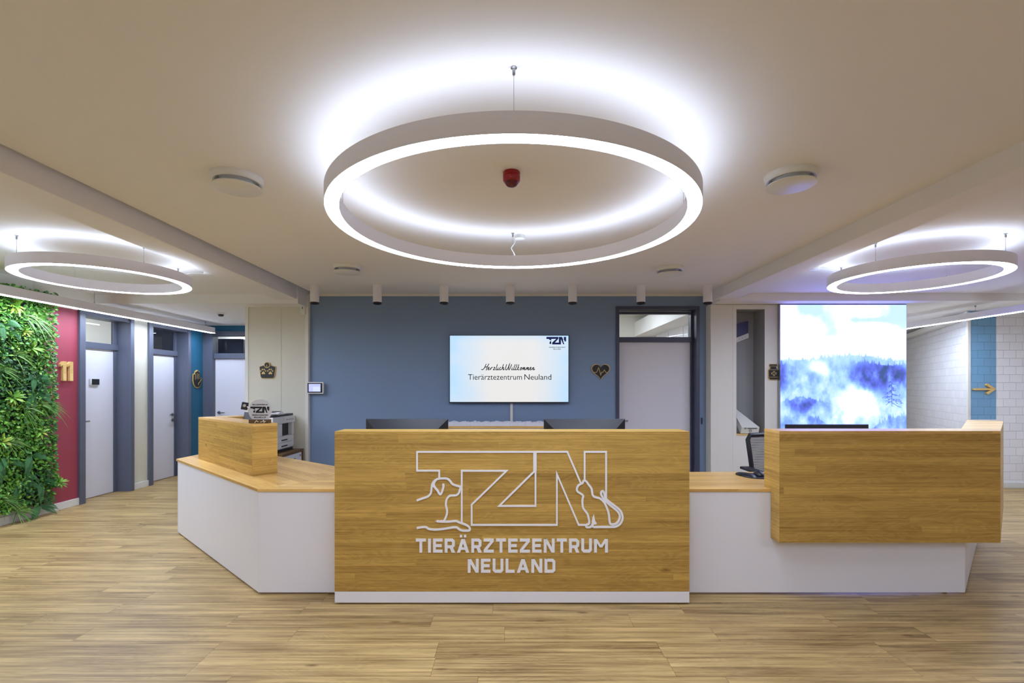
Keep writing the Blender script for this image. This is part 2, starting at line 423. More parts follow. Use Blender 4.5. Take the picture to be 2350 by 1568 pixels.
# wall at the end of the left corridor, with a door
struct(box(-5.5, -3.3, 8.42, 8.6, 2.40, KZ + 0.05), 'wall_corridor_end', M['teal'])
struct(box(-4.22, -3.3, 8.42, 8.6, 0, 2.40), 'wall_corridor_end_side', M['cream'])
struct(box(-3.40, -3.34, 6.70, 8.42, 0, KZ + 0.05), 'wall_corridor_side', M['cream'])
# cream pier beside the blue wall
struct(MB().box(-3.545, -2.745, 6.50, 6.70, 0, 2.535), 'wall_pier_cream', M['cream'])
struct(box(-3.55, -3.51, 6.49, 6.72, 0, 2.545), 'trim_1', M['wall'])
struct(box(-3.55, -2.745, 6.49, 6.50, 2.515, 2.55), 'trim_2', M['wall'])
struct(box(-3.08, -3.072, 6.4955, 6.50, 0, 2.515), 'trim_3', M['cream'])
# blue wall with the recessed door
DX = (1.39, 2.508); DT = 2.52
YB = 6.54
struct(box(-2.75, DX[0] + 0.02, YB, YB + 0.2, 0, CZ + 0.05), 'wall_back', M['blue'])
struct(box(DX[0] + 0.02, DX[1] - 0.02, YB, YB + 0.2, DT - 0.02, CZ + 0.05), 'wall_back_over_door', M['blue'])
struct(box(DX[1] - 0.02, 2.64, YB, YB + 0.2, 0, CZ + 0.05), 'wall_back_side', M['blue'])
struct(box(-2.72, 2.60, YB - 0.02, YB, 2.655, CZ), 'trim_4', M['wall'])
struct(box(-2.748, -2.705, YB - 0.06, YB, 0, 2.66), 'trim_5', M['wall'])
struct(box(2.60, 2.662, 6.38, YB, 0, 2.52), 'trim_6', M['wall'])
# white wall with the niche
NX = (2.952, 3.325); NZ = (0.80, 2.462); YN = 6.42
def niche_wall():
    b = MB()
    b.box(2.66, NX[0], YN, YN + 0.45, 0, KZ + 0.02)
    b.box(NX[1], 3.525, YN, YN + 0.45, 0, KZ + 0.02)
    b.box(NX[0], NX[1], YN, YN + 0.45, 0, NZ[0]); b.box(NX[0], NX[1], YN, YN + 0.45, NZ[1], KZ + 0.02)
    struct(b, 'wall_niche', M['wall'])
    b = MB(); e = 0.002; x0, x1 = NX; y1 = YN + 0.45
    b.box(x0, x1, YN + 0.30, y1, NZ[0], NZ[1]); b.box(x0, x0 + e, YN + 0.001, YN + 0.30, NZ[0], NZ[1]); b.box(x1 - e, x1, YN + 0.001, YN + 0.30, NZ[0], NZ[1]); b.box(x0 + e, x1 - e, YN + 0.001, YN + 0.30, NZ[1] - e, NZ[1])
    struct(b, 'wall_niche_inside', M['niche'])
niche_wall()
struct(box(2.905, 2.911, YN - 0.003, YN, 0, KZ), 'trim_7', M['wall'])
struct(box(3.525, 5.10, 6.42, 6.52, 0, KZ + 0.04), 'wall_behind_screen', M['wall'])
struct(box(5.03, 5.10, 6.52, 11.4, 0, KZ + 0.02), 'wall_corridor_right_inner', M['wall'])
# painted brick at the right
bw = MB(); bw.box(6.515, 6.905, 6.96, 6.972, 0.976, KZ + 0.02)
struct(bw, 'wall_brick_blue_band', M['brick_blue'])
bw = MB(); bw.box(6.905, 7.75, 6.96, 6.972, 0, KZ + 0.02); bw.box(6.515, 6.905, 6.96, 6.972, 0, 0.976)
struct(bw, 'wall_brick_front', M['brick_white'])
dv = Vector((0.455, 0.89, 0)).normalized(); a0 = Vector((6.50, 6.955, 0)); a1 = a0 + dv * 4.9; pn = Vector((dv.y, -dv.x, 0)) * 0.2
struct(MB().prism([(a0.x, 6.973), (a1.x, a1.y), (a1.x + 0.22, a1.y), (a0.x + 0.22, 6.973)], 0, KZ + 0.02), 'wall_brick_slanted', M['brick_white'])
struct(box(4.9, 9.2, 11.3, 11.4, 0, KZ + 0.02), 'wall_corridor_right_end', M['wall'])
struct(box(6.49, 6.528, 6.945, 6.972, 0, KZ), 'trim_8', M['wall'])
struct(box(6.54, 7.6, 6.94, 6.96, 0, 0.08), 'baseboard_right', M['plinth'], bevel=0.003)
# cable tray under the right corridor ceiling, along the slanted wall
ct = MB(); q = a0 + dv * 0.15 - pn.normalized() * 0.02; e = a0 + dv * 4.2 - pn.normalized() * 0.02; w_ = pn.normalized() * -0.10
ct.prism([(q.x, q.y), (e.x, e.y), (e.x + w_.x, e.y + w_.y), (q.x + w_.x, q.y + w_.y)], 2.395, 2.47)
tag(ct.build('cable_duct', M['wall'], bevel=0.003), 'long white cable duct along the top of the slanted brick wall', 'cable duct')

# rooms behind the glazed transoms
def back_room(x0, x1, y0, y1, h, panel, skip):
    t = 0.05; b = MB()
    if 'f' not in skip: b.box(x0, x1, y0 - t, y0, 0, h)
    if 'b' not in skip: b.box(x0, x1, y1, y1 + t, 0, h)
    if 'l' not in skip: b.box(x0 - t, x0, y0, y1, 0, h)
    if 'r' not in skip: b.box(x1, x1 + t, y0, y1, 0, h)
    b.box(x0, x1, y0, y1, h, h + t)
    struct(b, 'wall_side_room', M['wall'])
    if panel:
        p = tag(box(*panel, h - 0.03, h - 0.002).build('ceiling_light_panel', M['roomlight']), panel_label.pop(0), 'ceiling light')
panel_label = ['bright square light on the ceiling of the room behind the blue wall door',
               'light panel seen through the transom at the end of the left corridor',
               'light panel behind the transom of the door next to the red wall',
               'unseen light panel added to brighten the transom of the middle left door']
back_room(0.6, 3.4, 6.74, 10.4, 2.95, (0.8, 1.9, 8.0, 9.2), 'f')
back_room(-5.45, -3.35, 8.6, 11.2, 2.6, (-5.1, -4.4, 9.4, 10.6), 'f')
back_room(-7.6, -5.5, 5.4, 7.0, 2.6, (-7.0, -6.4, 5.6, 6.6), 'r')
struct(box(-7.6, -5.5, 7.0, 8.6, 2.6, 2.65), 'ceiling_side_room', M['wall'])
struct(box(-7.65, -7.6, 7.05, 8.6, 0, 2.6), 'wall_side_room', M['blue'])
tag(box(-6.9, -6.4, 7.4, 8.2, 2.57, 2.598).build('ceiling_light_panel', M['roomlight']), panel_label.pop(0), 'ceiling light')  # panel added so this side room looks less dark through its transom
t = thing('tall_cabinet', 'tall dark cabinet seen through the transom at the end of the left corridor', 'cabinet', (-5.2, 9.2, 0))
box(-5.44, -4.95, 9.0, 9.4, 0.0, 2.33).build('body', M['frame_dark'], t, bevel=0.003)
box(-5.42, -4.97, 8.985, 9.0, 0.05, 2.30).build('cabinet_door', M['frame_dark'], t, bevel=0.002)
# wall cupboards seen through the transom of the blue wall door
wc = thing('wall_cupboard', 'row of white wall cupboards seen through the glass above the blue wall door', 'cupboard', (3.2, 8.6, 2.1))
box(3.05, 3.39, 7.0, 10.3, 2.1, 2.8).build('body', M['white'], wc)
for k in range(4): box(3.03, 3.05, 7.02 + k * 0.82, 7.80 + k * 0.82, 2.11, 2.79).build('door', M['white'], wc, bevel=0.002)

# ------------------------------------------------------------------ doors
def handle(parent, P, along, out, r=0.010, plate=True):
    """lever handle at P: 'out' leaves the leaf, 'along' runs to the lever's end"""
    P = Vector(P); along = Vector(along); out = Vector(out)
    b = MB(); b.tube([P, P + out * 0.05, P + out * 0.055 + along * 0.01, P + out * 0.055 + along * 0.12], r, 8)
    h = b.build('door_handle', M['steel'], parent, smooth=True)
    if plate:
        c = MB(); c.tube([P, P + out * 0.008], 0.026, 16); c.tube([P - Vector((0, 0, 0.09)), P - Vector((0, 0, 0.09)) + out * 0.012], 0.026, 16)
        c.build('rosette', M['steel'], h)
    return h
def side_door(y0, y1, n, mat, glass, hand_y, hdir, leaf_mat):
    d = bpy.data.objects.new('door_%d' % n, None); COL.objects.link(d); d.location = (XL, (y0 + y1) / 2, 0); ORG[d.name] = Vector(d.location); d['kind'] = 'structure'
    XI = -5.46
    f = MB()
    f.box(XI - 0.03, XL, y0, y0 + 0.045, 0, HT)                # near jamb
    f.box(XI - 0.03, XL, y1 - 0.02, y1, 0, HT)                 # far jamb lining
    f.box(XI - 0.03, XL, y0 + 0.045, y1 - 0.02, HT - 0.04, HT)
    f.box(XL, XL + 0.03, y0 - 0.035, y0 + 0.045, 0, HT + 0.035); f.box(XL, XL + 0.045, y1 - 0.02, y1 + 0.045, 0, HT + 0.035)
    f.box(XL, XL + 0.03, y0 + 0.045, y1 - 0.02, HT - 0.04, HT + 0.035)
    f.box(XI - 0.028, XI + 0.012, y1 - 0.07, y1 - 0.02, 0, HT - 0.04)
    f.build('door_frame', mat, d, bevel=0.002)
    box(XI - 0.04, XI + 0.03, y0 + 0.04, y1 - 0.02, 1.94, 2.02).build('transom_bar', mat, d, bevel=0.002)
    box(XI - 0.04, XI, y0 + 0.045, y1 - 0.07, 0.006, 1.935).build('door_leaf', leaf_mat, d, bevel=0.002)
    box(XI - 0.02, XI - 0.012, y0 + 0.045, y1 - 0.07, 2.02, HT - 0.04).build('transom_glass', glass, d)
    handle(d, (XI, hand_y, 1.0), (0, hdir, 0), (1, 0, 0))
    return d
d1 = side_door(*D1, 1, M['frame'], M['glass'], 6.125, 1, M['leaf_door'])
d2 = side_door(*D2, 2, M['frame'], M['glass_dark'], 7.84, -1, M['leaf_door'])
# door at the corridor's end
d3 = bpy.data.objects.new('door_3', None); COL.objects.link(d3); d3.location = (-4.7, 8.42, 0); ORG[d3.name] = Vector(d3.location); d3['kind'] = 'structure'
f = MB(); f.box(-5.2995, -5.13, 8.36, 8.52, 0, 2.40); f.box(-4.32, -4.22, 8.38, 8.52, 0, 2.40); f.box(-5.13, -4.32, 8.38, 8.52, 2.32, 2.40)
f.build('door_frame', M['frame'], d3, bevel=0.002)
box(-5.13, -4.32, 8.40, 8.50, 1.93, 2.02).build('transom_bar', M['frame'], d3, bevel=0.002)
box(-5.13, -4.32, 8.44, 8.48, 0.006, 1.93).build('door_leaf', M['leaf_door'], d3, bevel=0.002)
box(-5.13, -4.32, 8.46, 8.465, 2.02, 2.32).build('transom_glass', M['glass'], d3)
handle(d3, (-5.06, 8.44, 1.0), (1, 0, 0), (0, -1, 0))
# door in the blue wall
d4 = bpy.data.objects.new('door_4', None); COL.objects.link(d4); d4.location = (1.95, YB, 0); ORG[d4.name] = Vector(d4.location); d4['kind'] = 'structure'
f = MB()
f.box(DX[0], DX[0] + 0.045, YB - 0.02, YB + 0.20, 0, DT); f.box(DX[1] - 0.045, DX[1], YB - 0.02, YB + 0.20, 0, DT)
f.box(DX[0] + 0.045, DX[1] - 0.045, YB - 0.02, YB + 0.20, DT - 0.045, DT)
f.box(DX[1] - 0.075, DX[1] - 0.045, YB + 0.10, YB + 0.20, 0, DT - 0.045)
f.box(DX[0] + 0.045, DX[1] - 0.075, YB + 0.12, YB + 0.19, DT - 0.085, DT - 0.055)
f.build('door_frame', M['frame_dark'], d4, bevel=0.002)
box(DX[0] + 0.045, DX[1] - 0.06, YB + 0.09, YB + 0.19, 2.052, 2.118).build('transom_bar', M['frame_dark'], d4, bevel=0.002)
box(DX[0] + 0.045, DX[1] - 0.075, YB + 0.13, YB + 0.17, 0.006, 2.052).build('door_leaf', M['leaf_door'], d4, bevel=0.002)
box(DX[0] + 0.045, DX[1] - 0.075, YB + 0.15, YB + 0.155, 2.118, DT - 0.045).build('transom_glass', M['glass'], d4)
handle(d4, (1.452, YB + 0.13, 0.98), (1, 0, 0), (0, -1, 0))

# ------------------------------------------------------------------ lamps
def ring_lamp(cx, cy, R, zb, ceil, label, angles, cable_i, canopy):
    """ring of outer radius R, 75 mm wide, 88 mm tall, lit below and above"""
    t = thing('ring_pendant_lamp', label, 'pendant lamp', (cx, cy, zb))
    w, h = 0.078, 0.088
    b = MB(); c = (cx, cy, zb)
    pr = [(R, 0), (R, h), (R - 0.004, h), (R - 0.004, h - 0.006), (R - w + 0.004, h - 0.006), (R - w + 0.004, h), (R - w, h), (R - w, 0), (R - w + 0.0025, 0), (R - w + 0.0025, 0.005), (R - 0.0025, 0.005), (R - 0.0025, 0)]
    b.lathe(c, pr, 160, closed=True); b.build('ring_body', M['metal_white'], t, smooth=True)
    d = MB(); d.lathe(c, [(R - 0.0025, 0.003), (R - w + 0.0025, 0.003)], 160); d.build('lower_diffuser', M['down'], t)
    d = MB(); d.lathe(c, [(R - w + 0.008, h - 0.004), (R - 0.008, h - 0.004)], 160); d.build('upper_diffuser', M['up'], t)
    Rm = R - w / 2
    for i, a in enumerate(angles):
        x = cx + Rm * math.cos(math.radians(a)); y = cy + Rm * math.sin(math.radians(a))
        s_ = MB(); s_.tube([(x, y, zb + h - 0.005), (x, y, ceil - 0.03)], 0.0014, 6); s_.lathe((x, y, zb + h - 0.005), [(0, 0.022), (0.003, 0.02), (0.004, 0)], 10)
        sw = s_.build('suspension_wire', M['steel'], t)
        m_ = MB(); m_.lathe((x, y, ceil), [(0, 0), (0.012, 0), (0.012, -0.004), (0.0065, -0.006), (0.0065, -0.028), (0.0035, -0.032), (0, -0.032)], 16)
        m_.build('ceiling_mount', M['steel'], sw, smooth=True)
    if canopy:
        a = math.radians(angles[cable_i]); x = cx + Rm * math.cos(a); y = cy + Rm * math.sin(a); kx, ky = canopy
        m_ = MB(); m_.lathe((kx, ky, ceil), [(0, 0), (0.045, 0), (0.045, -0.028), (0.042, -0.03), (0, -0.03)], 32); m_.build('ceiling_rose', M['plastic_white'], t, smooth=True)
        z0 = zb + h
        pts = [(kx, ky, ceil - 0.02)]
        P0 = Vector((kx - 0.04 * (1 if kx > x else -1), ky, ceil - 0.02)); P1 = Vector((x + 0.015, y, ceil - 0.08)); P2 = Vector((x - 0.012, y, ceil - 0.12)); P3 = Vector((x + 0.02, y, z0))
        ctrl = [P0, P0.lerp(P1, 0.5) + Vector((0, 0, 0.022)), P1, P2, Vector((x + 0.006, y, z0 + 0.035)), P3]
        path = []
        for i in range(len(ctrl) - 1):
            for k in range(6):
                s = k / 6; A = ctrl[max(i - 1, 0)]; B = ctrl[i]; Cc = ctrl[i + 1]; D = ctrl[min(i + 2, len(ctrl) - 1)]
                path.append(0.5 * ((2 * B) + (-A + Cc) * s + (2 * A - 5 * B + 4 * Cc - D) * s * s + (-A + 3 * B - 3 * Cc + D) * s ** 3))
        path.append(ctrl[-1])
        b = MB(); b.tube(path, 0.0035, 8); b.build('power_cable', M['plastic_white'], t, smooth=True)
    return t
ring_lamp(0.007, 2.925, 1.060, 2.402, CZ, 'largest white ring pendant lamp above the reception desk', (270, 0, 90, 180), 2, (0.06, 4.01))
ring_lamp(-3.60, 4.34, 0.632, 2.378, BZ, 'smaller ring pendant lamp on the left, near the green plant wall', (243, 333, 63, 153), 2, (-3.12, 5.02))
ring_lamp(3.535, 4.30, 0.640, 2.378, BZ, 'smaller ring pendant lamp on the right, before the glowing forest picture', (297, 207, 117, 27), 2, (2.98, 4.80))
ring_lamp(0.0, -1.9, 1.060, 2.402, CZ, 'large unseen ring lamp added behind the viewer as fill light', (270, 0, 90, 180), 2, (0.06, -0.8))  # added behind the camera, brightens the desk fronts and near floor
ring_lamp(-3.9, -0.2, 0.640, 2.378, BZ, 'small unseen fill lamp added behind the viewer, on the plant wall side', (243, 333, 63, 153), 2, (-3.4, 0.5))  # added out of view on the left as fill light
ring_lamp(3.9, -0.2, 0.640, 2.378, BZ, 'small unseen fill lamp added behind the viewer, on the brick wall side', (297, 207, 117, 27), 2, (3.4, 0.5))  # added out of view on the right as fill light
def linear_lamp(x, y0, y1, z0, z1, label, wires):
    t = thing('linear_pendant_lamp', label, 'pendant lamp', (x, (y0 + y1) / 2, z0))
    box(x - 0.03, x + 0.03, y0, y1, z0 + 0.004, z1).build('lamp_housing', M['metal_white'], t, bevel=0.002)
    box(x - 0.028, x + 0.028, y0 + 0.003, y1 - 0.003, z0, z0 + 0.006).build('diffuser', M['line'], t)
    for y, cz in wires:
        b = MB(); b.tube([(x, y, z1), (x, y, cz)], 0.0015, 6); b.lathe((x, y, cz), [(0, 0), (0.01, 0), (0.01, -0.02), (0, -0.02)], 12); b.lathe((x, y, z1), [(0.007, 0), (0.006, 0.02), (0, 0.022)], 12)
        b.build('suspension_wire', M['steel'], t)
linear_lamp(-4.98, 2.4, 8.14, 2.335, 2.432, 'long white linear lamp in front of the plant wall and left doors', ((5.82, BZ), (7.93, KZ), (4.2, BZ)))
linear_lamp(6.03, 4.2, 9.4, 2.328, 2.412, 'long white linear lamp in front of the painted brick wall', ((5.4, BZ), (6.35, KZ), (8.5, KZ)))

# ceiling spots
sp0 = None
for k, pxx in enumerate((722, 866, 1019, 1171, 1314, 1471, 1624)):
    x = (pxx - CX) * 5.98 / F
    lab = ['leftmost of the seven white ceiling spots before the blue wall', 'second ceiling spot from the left in the row of seven',
           'third ceiling spot from the left, above the left half of the television', 'middle one of the seven white ceiling spots',
           'fifth ceiling spot from the left, just right of the television', 'sixth ceiling spot, above the blue wall door',
           'rightmost of the seven white ceiling spots, against the right beam'][k]
    if sp0 is None:
        sp0 = thing('ceiling_spotlight', lab, 'spotlight', (x, 5.98, CZ - 0.228), 'white cylinder spots before the blue wall')
        b = MB(); b.lathe((x, 5.98, CZ), [(0, 0), (0.056, 0), (0.056, -0.006), (0.053, -0.008), (0.053, -0.205), (0.047, -0.205), (0.047, -0.19), (0, -0.19)], 40)
        b.build('housing', M['metal_white'], sp0, smooth=True)
        b = MB(); b.lathe((x, 5.98, CZ), [(0.0475, -0.19), (0.0525, -0.205), (0.0525, -0.222), (0.047, -0.227), (0.030, -0.212), (0, -0.205)], 40)
        b.build('lens_ring', M['black'], sp0, smooth=True)
    else: dup(sp0, (x - ORG[sp0.name].x, 0, 0), lab)

# round ceiling vents
vt0 = None
for (vx, vy, lab) in ((545, 2.90, 'large round white ceiling vent left of the big ring lamp'), (1815, 2.86, 'large round white ceiling vent right of the big ring lamp'),
                      (797, 5.02, 'round ceiling vent near the leftmost spotlights'), (1537, 5.10, 'round ceiling vent near the sixth spotlight, before the blue wall door')):
    x = (vx - CX) * vy / F
    if vt0 is None:
        vt0 = thing('ceiling_vent', lab, 'vent', (x, vy, CZ - 0.085), 'round white ceiling vents'); c = (x, vy, CZ)
        b = MB(); b.lathe(c, [(0.10, 0.0), (0.142, 0), (0.142, -0.010), (0.136, -0.030), (0.128, -0.036), (0.118, -0.034), (0.112, -0.01), (0.10, 0.0)], 64); b.build('outer_ring', M['plastic_white'], vt0, smooth=True)
        b = MB(); b.lathe(c, [(0.0, -0.042), (0.06, -0.042), (0.114, -0.058), (0.132, -0.060), (0.134, -0.066), (0.128, -0.070), (0.0, -0.072)], 64); b.build('disc_plate', M['plastic_white'], vt0, smooth=True)
        b = MB(); b.lathe(c, [(0.0, -0.003), (0.105, -0.003), (0.07, -0.044), (0, -0.044)], 48); b.build('throat', M['plastic_white'], vt0, smooth=True)
    else: dup(vt0, Vector((x, vy, 0)) - Vector((ORG[vt0.name].x, ORG[vt0.name].y, 0)), lab)

# red alarm and grey smoke detector
x = (1174 - CX) * 2.83 / F
t = thing('fire_alarm_sounder', 'red domed fire alarm on the ceiling inside the big ring lamp', 'fire alarm', (x, 2.83, CZ - 0.09))
MB().lathe((x, 2.83, CZ), [(0, 0), (0.047, 0), (0.050, -0.004), (0.050, -0.022), (0.047, -0.025)], 40).build('mounting_base', M['red_plastic'], t, smooth=True)
MB().lathe((x, 2.83, CZ), [(0.047, -0.025), (0.050, -0.028), (0.049, -0.05), (0.044, -0.058), (0.040, -0.06)], 40).build('sounder_body', M['red_plastic'], t, smooth=True)
MB().lathe((x, 2.83, CZ), [(0.043, -0.057), (0.038, -0.068), (0.028, -0.080), (0.012, -0.087), (0, -0.088)], 32).build('lens_dome', M['clear_red'], t, smooth=True)
x = (507 - CX) * 6.97 / F
t = thing('smoke_detector', 'small white smoke detector on the left corridor ceiling', 'smoke detector', (x, 6.97, KZ - 0.055))
MB().lathe((x, 6.97, KZ), [(0, 0), (0.06, 0), (0.06, -0.018), (0.05, -0.024), (0, -0.024)], 32).build('base', M['plastic_white'], t, smooth=True)
MB().lathe((x, 6.97, KZ), [(0.038, -0.024), (0.036, -0.036), (0.034, -0.036), (0.034, -0.046), (0.025, -0.052), (0, -0.054)], 32).build('sensor_head', M['dark'], t, smooth=True)

# ------------------------------------------------------------------ reception desk
def V2(x, y): return Vector((x, y))
ZT = 0.731; TH = 0.020; ZB = 1.141
YF = 3.372
# left wing
LA = V2(-1.752, YF); LB = V2(-3.285, 4.79); dl = (LB - LA).normalized(); nl = V2(-dl.y, dl.x); nl = nl if nl.y > 0 else -nl      # nl points to the staff side
LBb = V2(-3.26, 5.58)
def off(p, d, n, k): return p + n * k
t = thing('reception_counter_base', 'white angled counter base left of the lettered wooden panel', 'counter', (-2.3, 4.0, 0))
zb, zt = 0.014, ZT - TH - 0.002
box(LA.x + 0.002, -1.1715, YF, YF + 0.019, zb, zt).build('front_panel', M['white'], t, bevel=0.0015)
b = MB(); ins = 0.019
b.prism([(LA.x, YF), (LB.x + 0.004, LB.y), (LB.x + 0.004 + nl.x * ins, LB.y + nl.y * ins), (LA.x + nl.x * ins + 0.006, LA.y + nl.y * ins)], zb, zt)
b.build('angled_panel', M['white'], t, bevel=0.0015)
b = MB(); b.prism([(LB.x + 0.004, LB.y + 0.004), (LBb.x, LBb.y), (LBb.x + 0.019, LBb.y), (LB.x + 0.023, LB.y + 0.01)], zb, zt); b.build('end_panel', M['white'], t, bevel=0.0015)
LC = LA + nl * 0.80 + V2(0.30, 0.0)
lb_in = MB(); lb_in.prism([(-1.60, YF + 0.45), (-1.1715, YF + 0.45), (-1.1715, YF + 0.47), (-1.60, YF + 0.47)], zb, zt); lb_in.build('rear_panel', M['white'], t)
for (x, y) in ((-1.65, YF + 0.07), (-3.2, 4.82), (-1.25, YF + 0.07)):
    MB().lathe((x, y, 0), [(0, 0), (0.014, 0), (0.014, 0.016), (0, 0.016)], 12).build('levelling_foot', M['black'], t)
# worktops
p3 = LA + nl * 0.79; pb = LB + nl * 0.79
top_l = MB(udir=(dl.x, dl.y, 0)); top_l.ud = Vector((dl.x, dl.y, 0)).normalized()
k0 = (-1.245, 4.09)
top_l.prism([(LA.x - 0.003, YF - 0.006), (LB.x - 0.01, LB.y - 0.002), (-3.262, 5.6), (-2.75, 5.27), (-2.336, 4.94), k0, (-1.7, YF - 0.006)], ZT - TH, ZT)
o = top_l.build('worktop', M['wood_top'], None, bevel=0.001); tag(o, 'angled oak worktop on the white counter base at the left', 'worktop')
b = MB(); b.prism([(-1.6985, YF - 0.006), (-1.243, 4.09), (0.0, 4.09), (0.0, YF + 0.036), (-1.1715, YF + 0.036), (-1.1715, YF - 0.006)], ZT - TH, ZT)
tag(b.build('worktop', M['wood_top'], None, bevel=0.001), 'oak worktop piece joining the lettered panel to the left wing', 'worktop')
# right wing
RX = 3.13; RT = V2(3.13, YF)
dr = V2(0.717, 0.697); nr = V2(-dr.y, dr.x)
b = MB(); b.prism([(0.002, YF + 0.036), (1.1715, YF + 0.036), (1.1715, YF - 0.006), (3.06, YF - 0.006), (4.30, 4.55), (4.05, 4.72), (3.32, 4.05), (0.002, 4.05)], ZT - TH, ZT)
tag(b.build('worktop', M['wood_top'], None, bevel=0.001), 'oak worktop right of the lettered panel with the mouse pad on it', 'worktop')
t = thing('reception_counter_base', 'white counter base on the right, under the overhanging oak box', 'counter', (2.3, 4.0, 0))
box(1.1715, RX - 0.001, YF, YF + 0.019, zb, zt).build('front_panel', M['white'], t, bevel=0.0015)
E1 = RT + dr * 1.62
MB().prism([(RT.x + 0.001, RT.y + 0.001), (E1.x, E1.y), (E1.x + nr.x * 0.019, E1.y + nr.y * 0.019), (RT.x + nr.x * 0.019, RT.y + 0.019)], zb, zt).build('angled_panel', M['white'], t, bevel=0.0015)
box(1.1715, 1.5, YF + 0.45, YF + 0.47, zb, zt).build('rear_panel', M['white'], t)
for (x, y) in ((3.02, YF + 0.04), (1.75, YF + 0.05), (2.15, YF + 0.08), (4.05, 4.40)):
    MB().lathe((x, y, 0), [(0, 0), (0.014, 0), (0.014, 0.016), (0, 0.016)], 12).build('levelling_foot', M['black'], t)

def oak_box(pts, z0, z1, parent, name, th=0.0, ud=(1, 0, 0), mat='wood'):
    b = MB(); b.ud = Vector((ud[0], ud[1], 0)).normalized(); b.prism(pts, z0, z1); return b.build(name, M[mat], parent, bevel=0.001)
# wooden box on the left wing: an L of two walls
t = thing('oak_screen_box', 'angled oak box on the left worktop with a round sign on it', 'counter top box', (-2.5, 4.4, ZT))
C1 = V2(-2.052, 3.853); C0 = V2(-3.085, 4.80); d2 = (C0 - C1).normalized(); n2 = V2(-d2.y, d2.x); n2 = n2 if n2.y > 0 else -n2
w = 0.195
P = [C1, C0, C0 + n2 * w, C1 + n2 * w]
oak_box([(p.x, p.y) for p in P], ZT + 0.0005, ZB - 0.02, t, 'long_wall', ud=d2, mat='wood')
Q = [C0 + n2 * w, C0 + n2 * 0.44, C0 + n2 * 0.44 - d2 * w, C0 + n2 * w - d2 * w]
oak_box([(p.x, p.y) for p in Q], ZT + 0.0005, ZB - 0.02, t, 'return_wall', ud=n2, mat='wood')
oak_box([(p.x, p.y) for p in (C1, C0, C0 + n2 * w, C1 + n2 * w)], ZB - 0.0195, ZB, t, 'top_board', ud=d2, mat='wood_top')
oak_box([(p.x, p.y) for p in Q], ZB - 0.0195, ZB, t, 'return_top_board', ud=n2, mat='wood_top')
# lettered panel in the middle
YP = 3.216
t = thing('lettered_reception_panel', 'tall oak reception front with white outlined letters, dog and cat', 'reception desk', (0, YP + 0.09, 0))
box(-1.169, 1.169, YP, YP + 0.19, 0.086, ZB - 0.02).build('oak_front', M['wood'], t, bevel=0.001)
box(-1.169, 1.169, YP, YP + 0.19, ZB - 0.0197, ZB).build('top_board', M['wood'], t, bevel=0.001)
box(-1.169, 1.169, YP, YP + 0.19, 0.012, 0.085).build('plinth', M['white'], t, bevel=0.0015)
for x in (-1.1, -0.4, 0.4, 1.1):
    MB().lathe((x, YP + 0.06, 0), [(0, 0), (0.016, 0), (0.016, 0.013), (0, 0.013)], 12).build('levelling_foot', M['black'], t)
# logo: coordinates taken in the enlarged crop of the panel, turned into metres
ZS = 3.9167
def lg(x, y): p = px(900 + x / ZS, 1000 + y / ZS, YP); return (p.x, p.z)
FRP = frame((0, YP, 0), (1, 0, 0))
sw = 15.5 / ZS * YP / F
DOG_HEAD = [(222, 583), (265, 567), (310, 552), (332, 538), (348, 518), (354, 485), (357, 450), (366, 425), (383, 404), (405, 391), (440, 385), (485, 385), (505, 392), (522, 408), (540, 433), (560, 443), (588, 452), (618, 459)]
DOG_JAW = [(618, 459), (609, 485), (602, 510), (590, 527), (572, 537), (540, 538), (517, 541), (497, 561), (487, 585), (484, 625), (491, 655), (495, 685), (486, 725), (466, 768)]
DOG_EAR = [(400, 392), (384, 412), (374, 440), (388, 468), (408, 492), (422, 518), (434, 527), (446, 512), (455, 485), (462, 455), (459, 432)]
DOG_PAW = [(400, 769), (455, 773), (520, 772), (572, 767), (600, 778), (628, 788), (665, 802), (688, 817), (699, 835), (695, 851), (670, 854), (632, 853), (605, 843), (572, 822), (500, 832), (430, 842), (375, 844), (330, 838), (296, 820), (222, 830)]
CAT_FRONT = [(1728, 402), (1718, 408), (1713, 424), (1698, 432), (1684, 440), (1670, 452), (1660, 476), (1660, 492), (1670, 506), (1690, 518), (1708, 530), (1717, 543), (1712, 562), (1709, 590), (1712, 635), (1722, 660), (1742, 685), (1757, 708), (1763, 735), (1770, 762), (1768, 790), (1745, 802), (1742, 815), (1750, 823), (1775, 822), (1792, 812), (1800, 790)]
CAT_BACK = [(1728, 402), (1745, 412), (1762, 436), (1780, 458), (1792, 480), (1796, 505), (1800, 530), (1814, 548), (1840, 556), (1865, 563), (1888, 582), (1910, 608), (1925, 640), (1940, 680), (1948, 720), (1952, 760), (1958, 788), (1975, 797), (1995, 796), (2015, 788), (2035, 765), (2044, 735), (2042, 708), (2025, 680), (1990, 650), (1950, 618), (1915, 585), (1890, 552), (1877, 525), (1880, 505), (1892, 499), (1902, 508), (1907, 530), (1915, 555), (1935, 580), (1970, 608), (2010, 638), (2045, 668), (2063, 700), (2070, 740), (2060, 775), (2040, 800), (2010, 816), (1980, 820), (1880, 820), (1812, 820), (1806, 808)]
CAT_LEG = [(1813, 705), (1800, 735), (1792, 770), (1796, 795), (1812, 815), (1808, 800), (1834, 797), (1838, 786), (1824, 765), (1818, 738)]
lo = MB()
